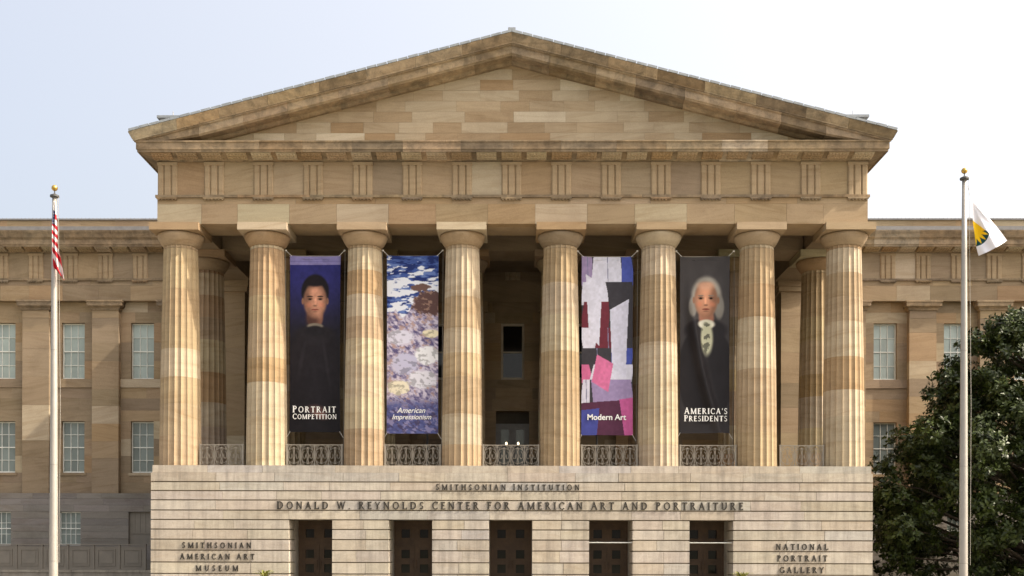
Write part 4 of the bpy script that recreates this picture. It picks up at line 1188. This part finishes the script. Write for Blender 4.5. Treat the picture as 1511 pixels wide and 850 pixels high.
# some limbs that stick out towards the portico as in the photograph
for (px, py, dy_, sz) in ((1392, 553, 0, .75), (1408, 540, .2, .7), (1440, 505, 0, .9), (1480, 485, 0, .9), (1370, 628, 0, .8), (1395, 618, -.4, .9), (1345, 660, 0, .9), (1365, 690, -1, 1.1), (1310, 712, 0, .7), (1322, 735, -1, 1.0), (1305, 770, 0, .9), (1312, 815, -.8, 1.0), (1340, 780, -2, 1.2), (1425, 600, -1, 1.0), (1500, 478, .5, .9)):
    Y_ = TY + dy_; lobes.append((wx(px, Y_) - TX, dy_, wz(py, Y_), sz))
for k, (lx_, ly_, lz_, sz) in enumerate(lobes):
    if k % 3 == 0 or k > len(lobes) - 16:
        z0 = max(.8, lz_ - 1.2 - .35 * math.hypot(lx_, ly_) * .6)
        trk.tube([(0, 0, z0), (lx_ * .45, ly_ * .45, z0 + (lz_ - z0) * .5), (lx_ * .8, ly_ * .8, lz_ - .25), (lx_, ly_, lz_)], [.11, .075, .045, .015], 5)
trk.build('trunk', M['bark'], tree, smooth=True)
LV = []; LC = []
g = np.random.default_rng(9)
for (lx_, ly_, lz_, sz) in lobes:
    n_tw = int(34 * sz * sz)
    d = g.normal(size=(n_tw, 3)); d /= np.linalg.norm(d, axis=1)[:, None]; d[:, 2] = d[:, 2] * .8 + .12
    cpos = np.array((lx_, ly_, lz_)) + d * sz * g.uniform(.45, 1.05, (n_tw, 1)) * np.array((1, 1, .75))
    for c_, dd in zip(cpos, d):
        nl = 13; ax = dd + np.array((0, 0, .5)); ax /= np.linalg.norm(ax)
        e1 = np.cross(ax, (0.3, .2, .9)); e1 /= np.linalg.norm(e1); e2 = np.cross(ax, e1)
        t = g.uniform(0, 2 * math.pi, nl); el = g.uniform(-.25, .9, nl)
        dirs = (np.cos(t)[:, None] * e1 + np.sin(t)[:, None] * e2) * np.cos(el)[:, None] + ax * np.sin(el)[:, None]
        Ln = g.uniform(.18, .30, nl)[:, None]; side = np.cross(dirs, ax + g.normal(0, .15, (nl, 3))); side /= np.linalg.norm(side, axis=1)[:, None]
        up = np.cross(side, dirs); b0 = c_ + dirs * .03 + g.normal(0, .05, (nl, 3))
        mid = b0 + dirs * Ln * .5 + up * .012; tip = b0 + dirs * Ln - up * Ln * .12; wd = Ln * .24
        L_ = mid + side * wd + up * .018; R_ = mid - side * wd + up * .018
        LV.append(np.stack([b0, L_, tip, R_, mid], 1)); sh = g.random(1)[0] * .5
        LC.append(np.clip(sh + g.random(nl) * .5, 0, 1))
LV = np.concatenate(LV); LC = np.concatenate(LC); nL = len(LV)
me = bpy.data.meshes.new('crown')
base = np.arange(nL)[:, None] * 5
fc = np.concatenate([base + np.array([[0, 4, 1]]), base + np.array([[1, 4, 2]]), base + np.array([[0, 3, 4]]), base + np.array([[3, 2, 4]])])
me.vertices.add(nL * 5); me.vertices.foreach_set('co', LV.reshape(-1).astype(np.float32))
me.loops.add(len(fc) * 3); me.loops.foreach_set('vertex_index', fc.reshape(-1).astype(np.int32))
me.polygons.add(len(fc)); me.polygons.foreach_set('loop_start', np.arange(0, len(fc) * 3, 3, dtype=np.int32))
me.update(calc_edges=True); me.validate(); me.materials.append(M['leaf'])
ca = me.color_attributes.new('Col', 'FLOAT_COLOR', 'POINT')
cv = np.repeat(LC, 5); ca.data.foreach_set('color', np.stack([cv, cv, cv, np.ones_like(cv)], -1).reshape(-1).astype(np.float32))
cr = link('crown', me, tree)

# ------------------------------------------------------------------ potted plants before the doors
def potted(px, py_top, Y, label, seed):
    rr = random.Random(seed); x = wx(px, Y); H = wz(py_top, Y)
    e = empty('potted_plant', (x, Y, 0), label, 'plant', 'planters with arching fronds')
    m = MB(); m.lathe([(.22, 0), (.30, .38), (.34, .40), (.34, .46), (.29, .46), (.28, .40)], 0, 0, 24); m.build('planter', M['planter'], e, smooth=True)
    m = MB(); cs = []
    for i in range(34):
        a = rr.uniform(0, 6.28); ln = rr.uniform(.4, .75); lift = rr.uniform(.75, 1.0) * (H - .42)
        pts = []
        for k in range(7):
            t = k / 6; pts.append(Vector((math.cos(a) * ln * t ** 1.3, math.sin(a) * ln * t ** 1.3, .42 + lift * math.sin(t * 2.0) / .95 * (1 if t < .8 else .97))))
        sd = Vector((-math.sin(a), math.cos(a), 0)); b = len(m.v)
        for k, p_ in enumerate(pts):
            w_ = .030 * (1 - (k / 6) ** 2) + .004
            m.v += [tuple(p_ + sd * w_), tuple(p_ - sd * w_ )]; cs += [rr.random()] * 2
        for k in range(6): m.f.append((b + 2 * k, b + 2 * k + 1, b + 2 * k + 3, b + 2 * k + 2))
    o = m.build('fronds', M['frond'], e)
    ca = o.data.color_attributes.new('Col', 'FLOAT_COLOR', 'POINT')
    for i, c_ in enumerate(cs): ca.data[i].color = (c_, c_, c_, 1)
potted(392, 842.5, -2.4, 'green potted plant below the museum lettering, left of the doors', 1)
potted(1096, 842.5, -2.4, 'green potted plant below the gallery lettering, right of the doors', 2)
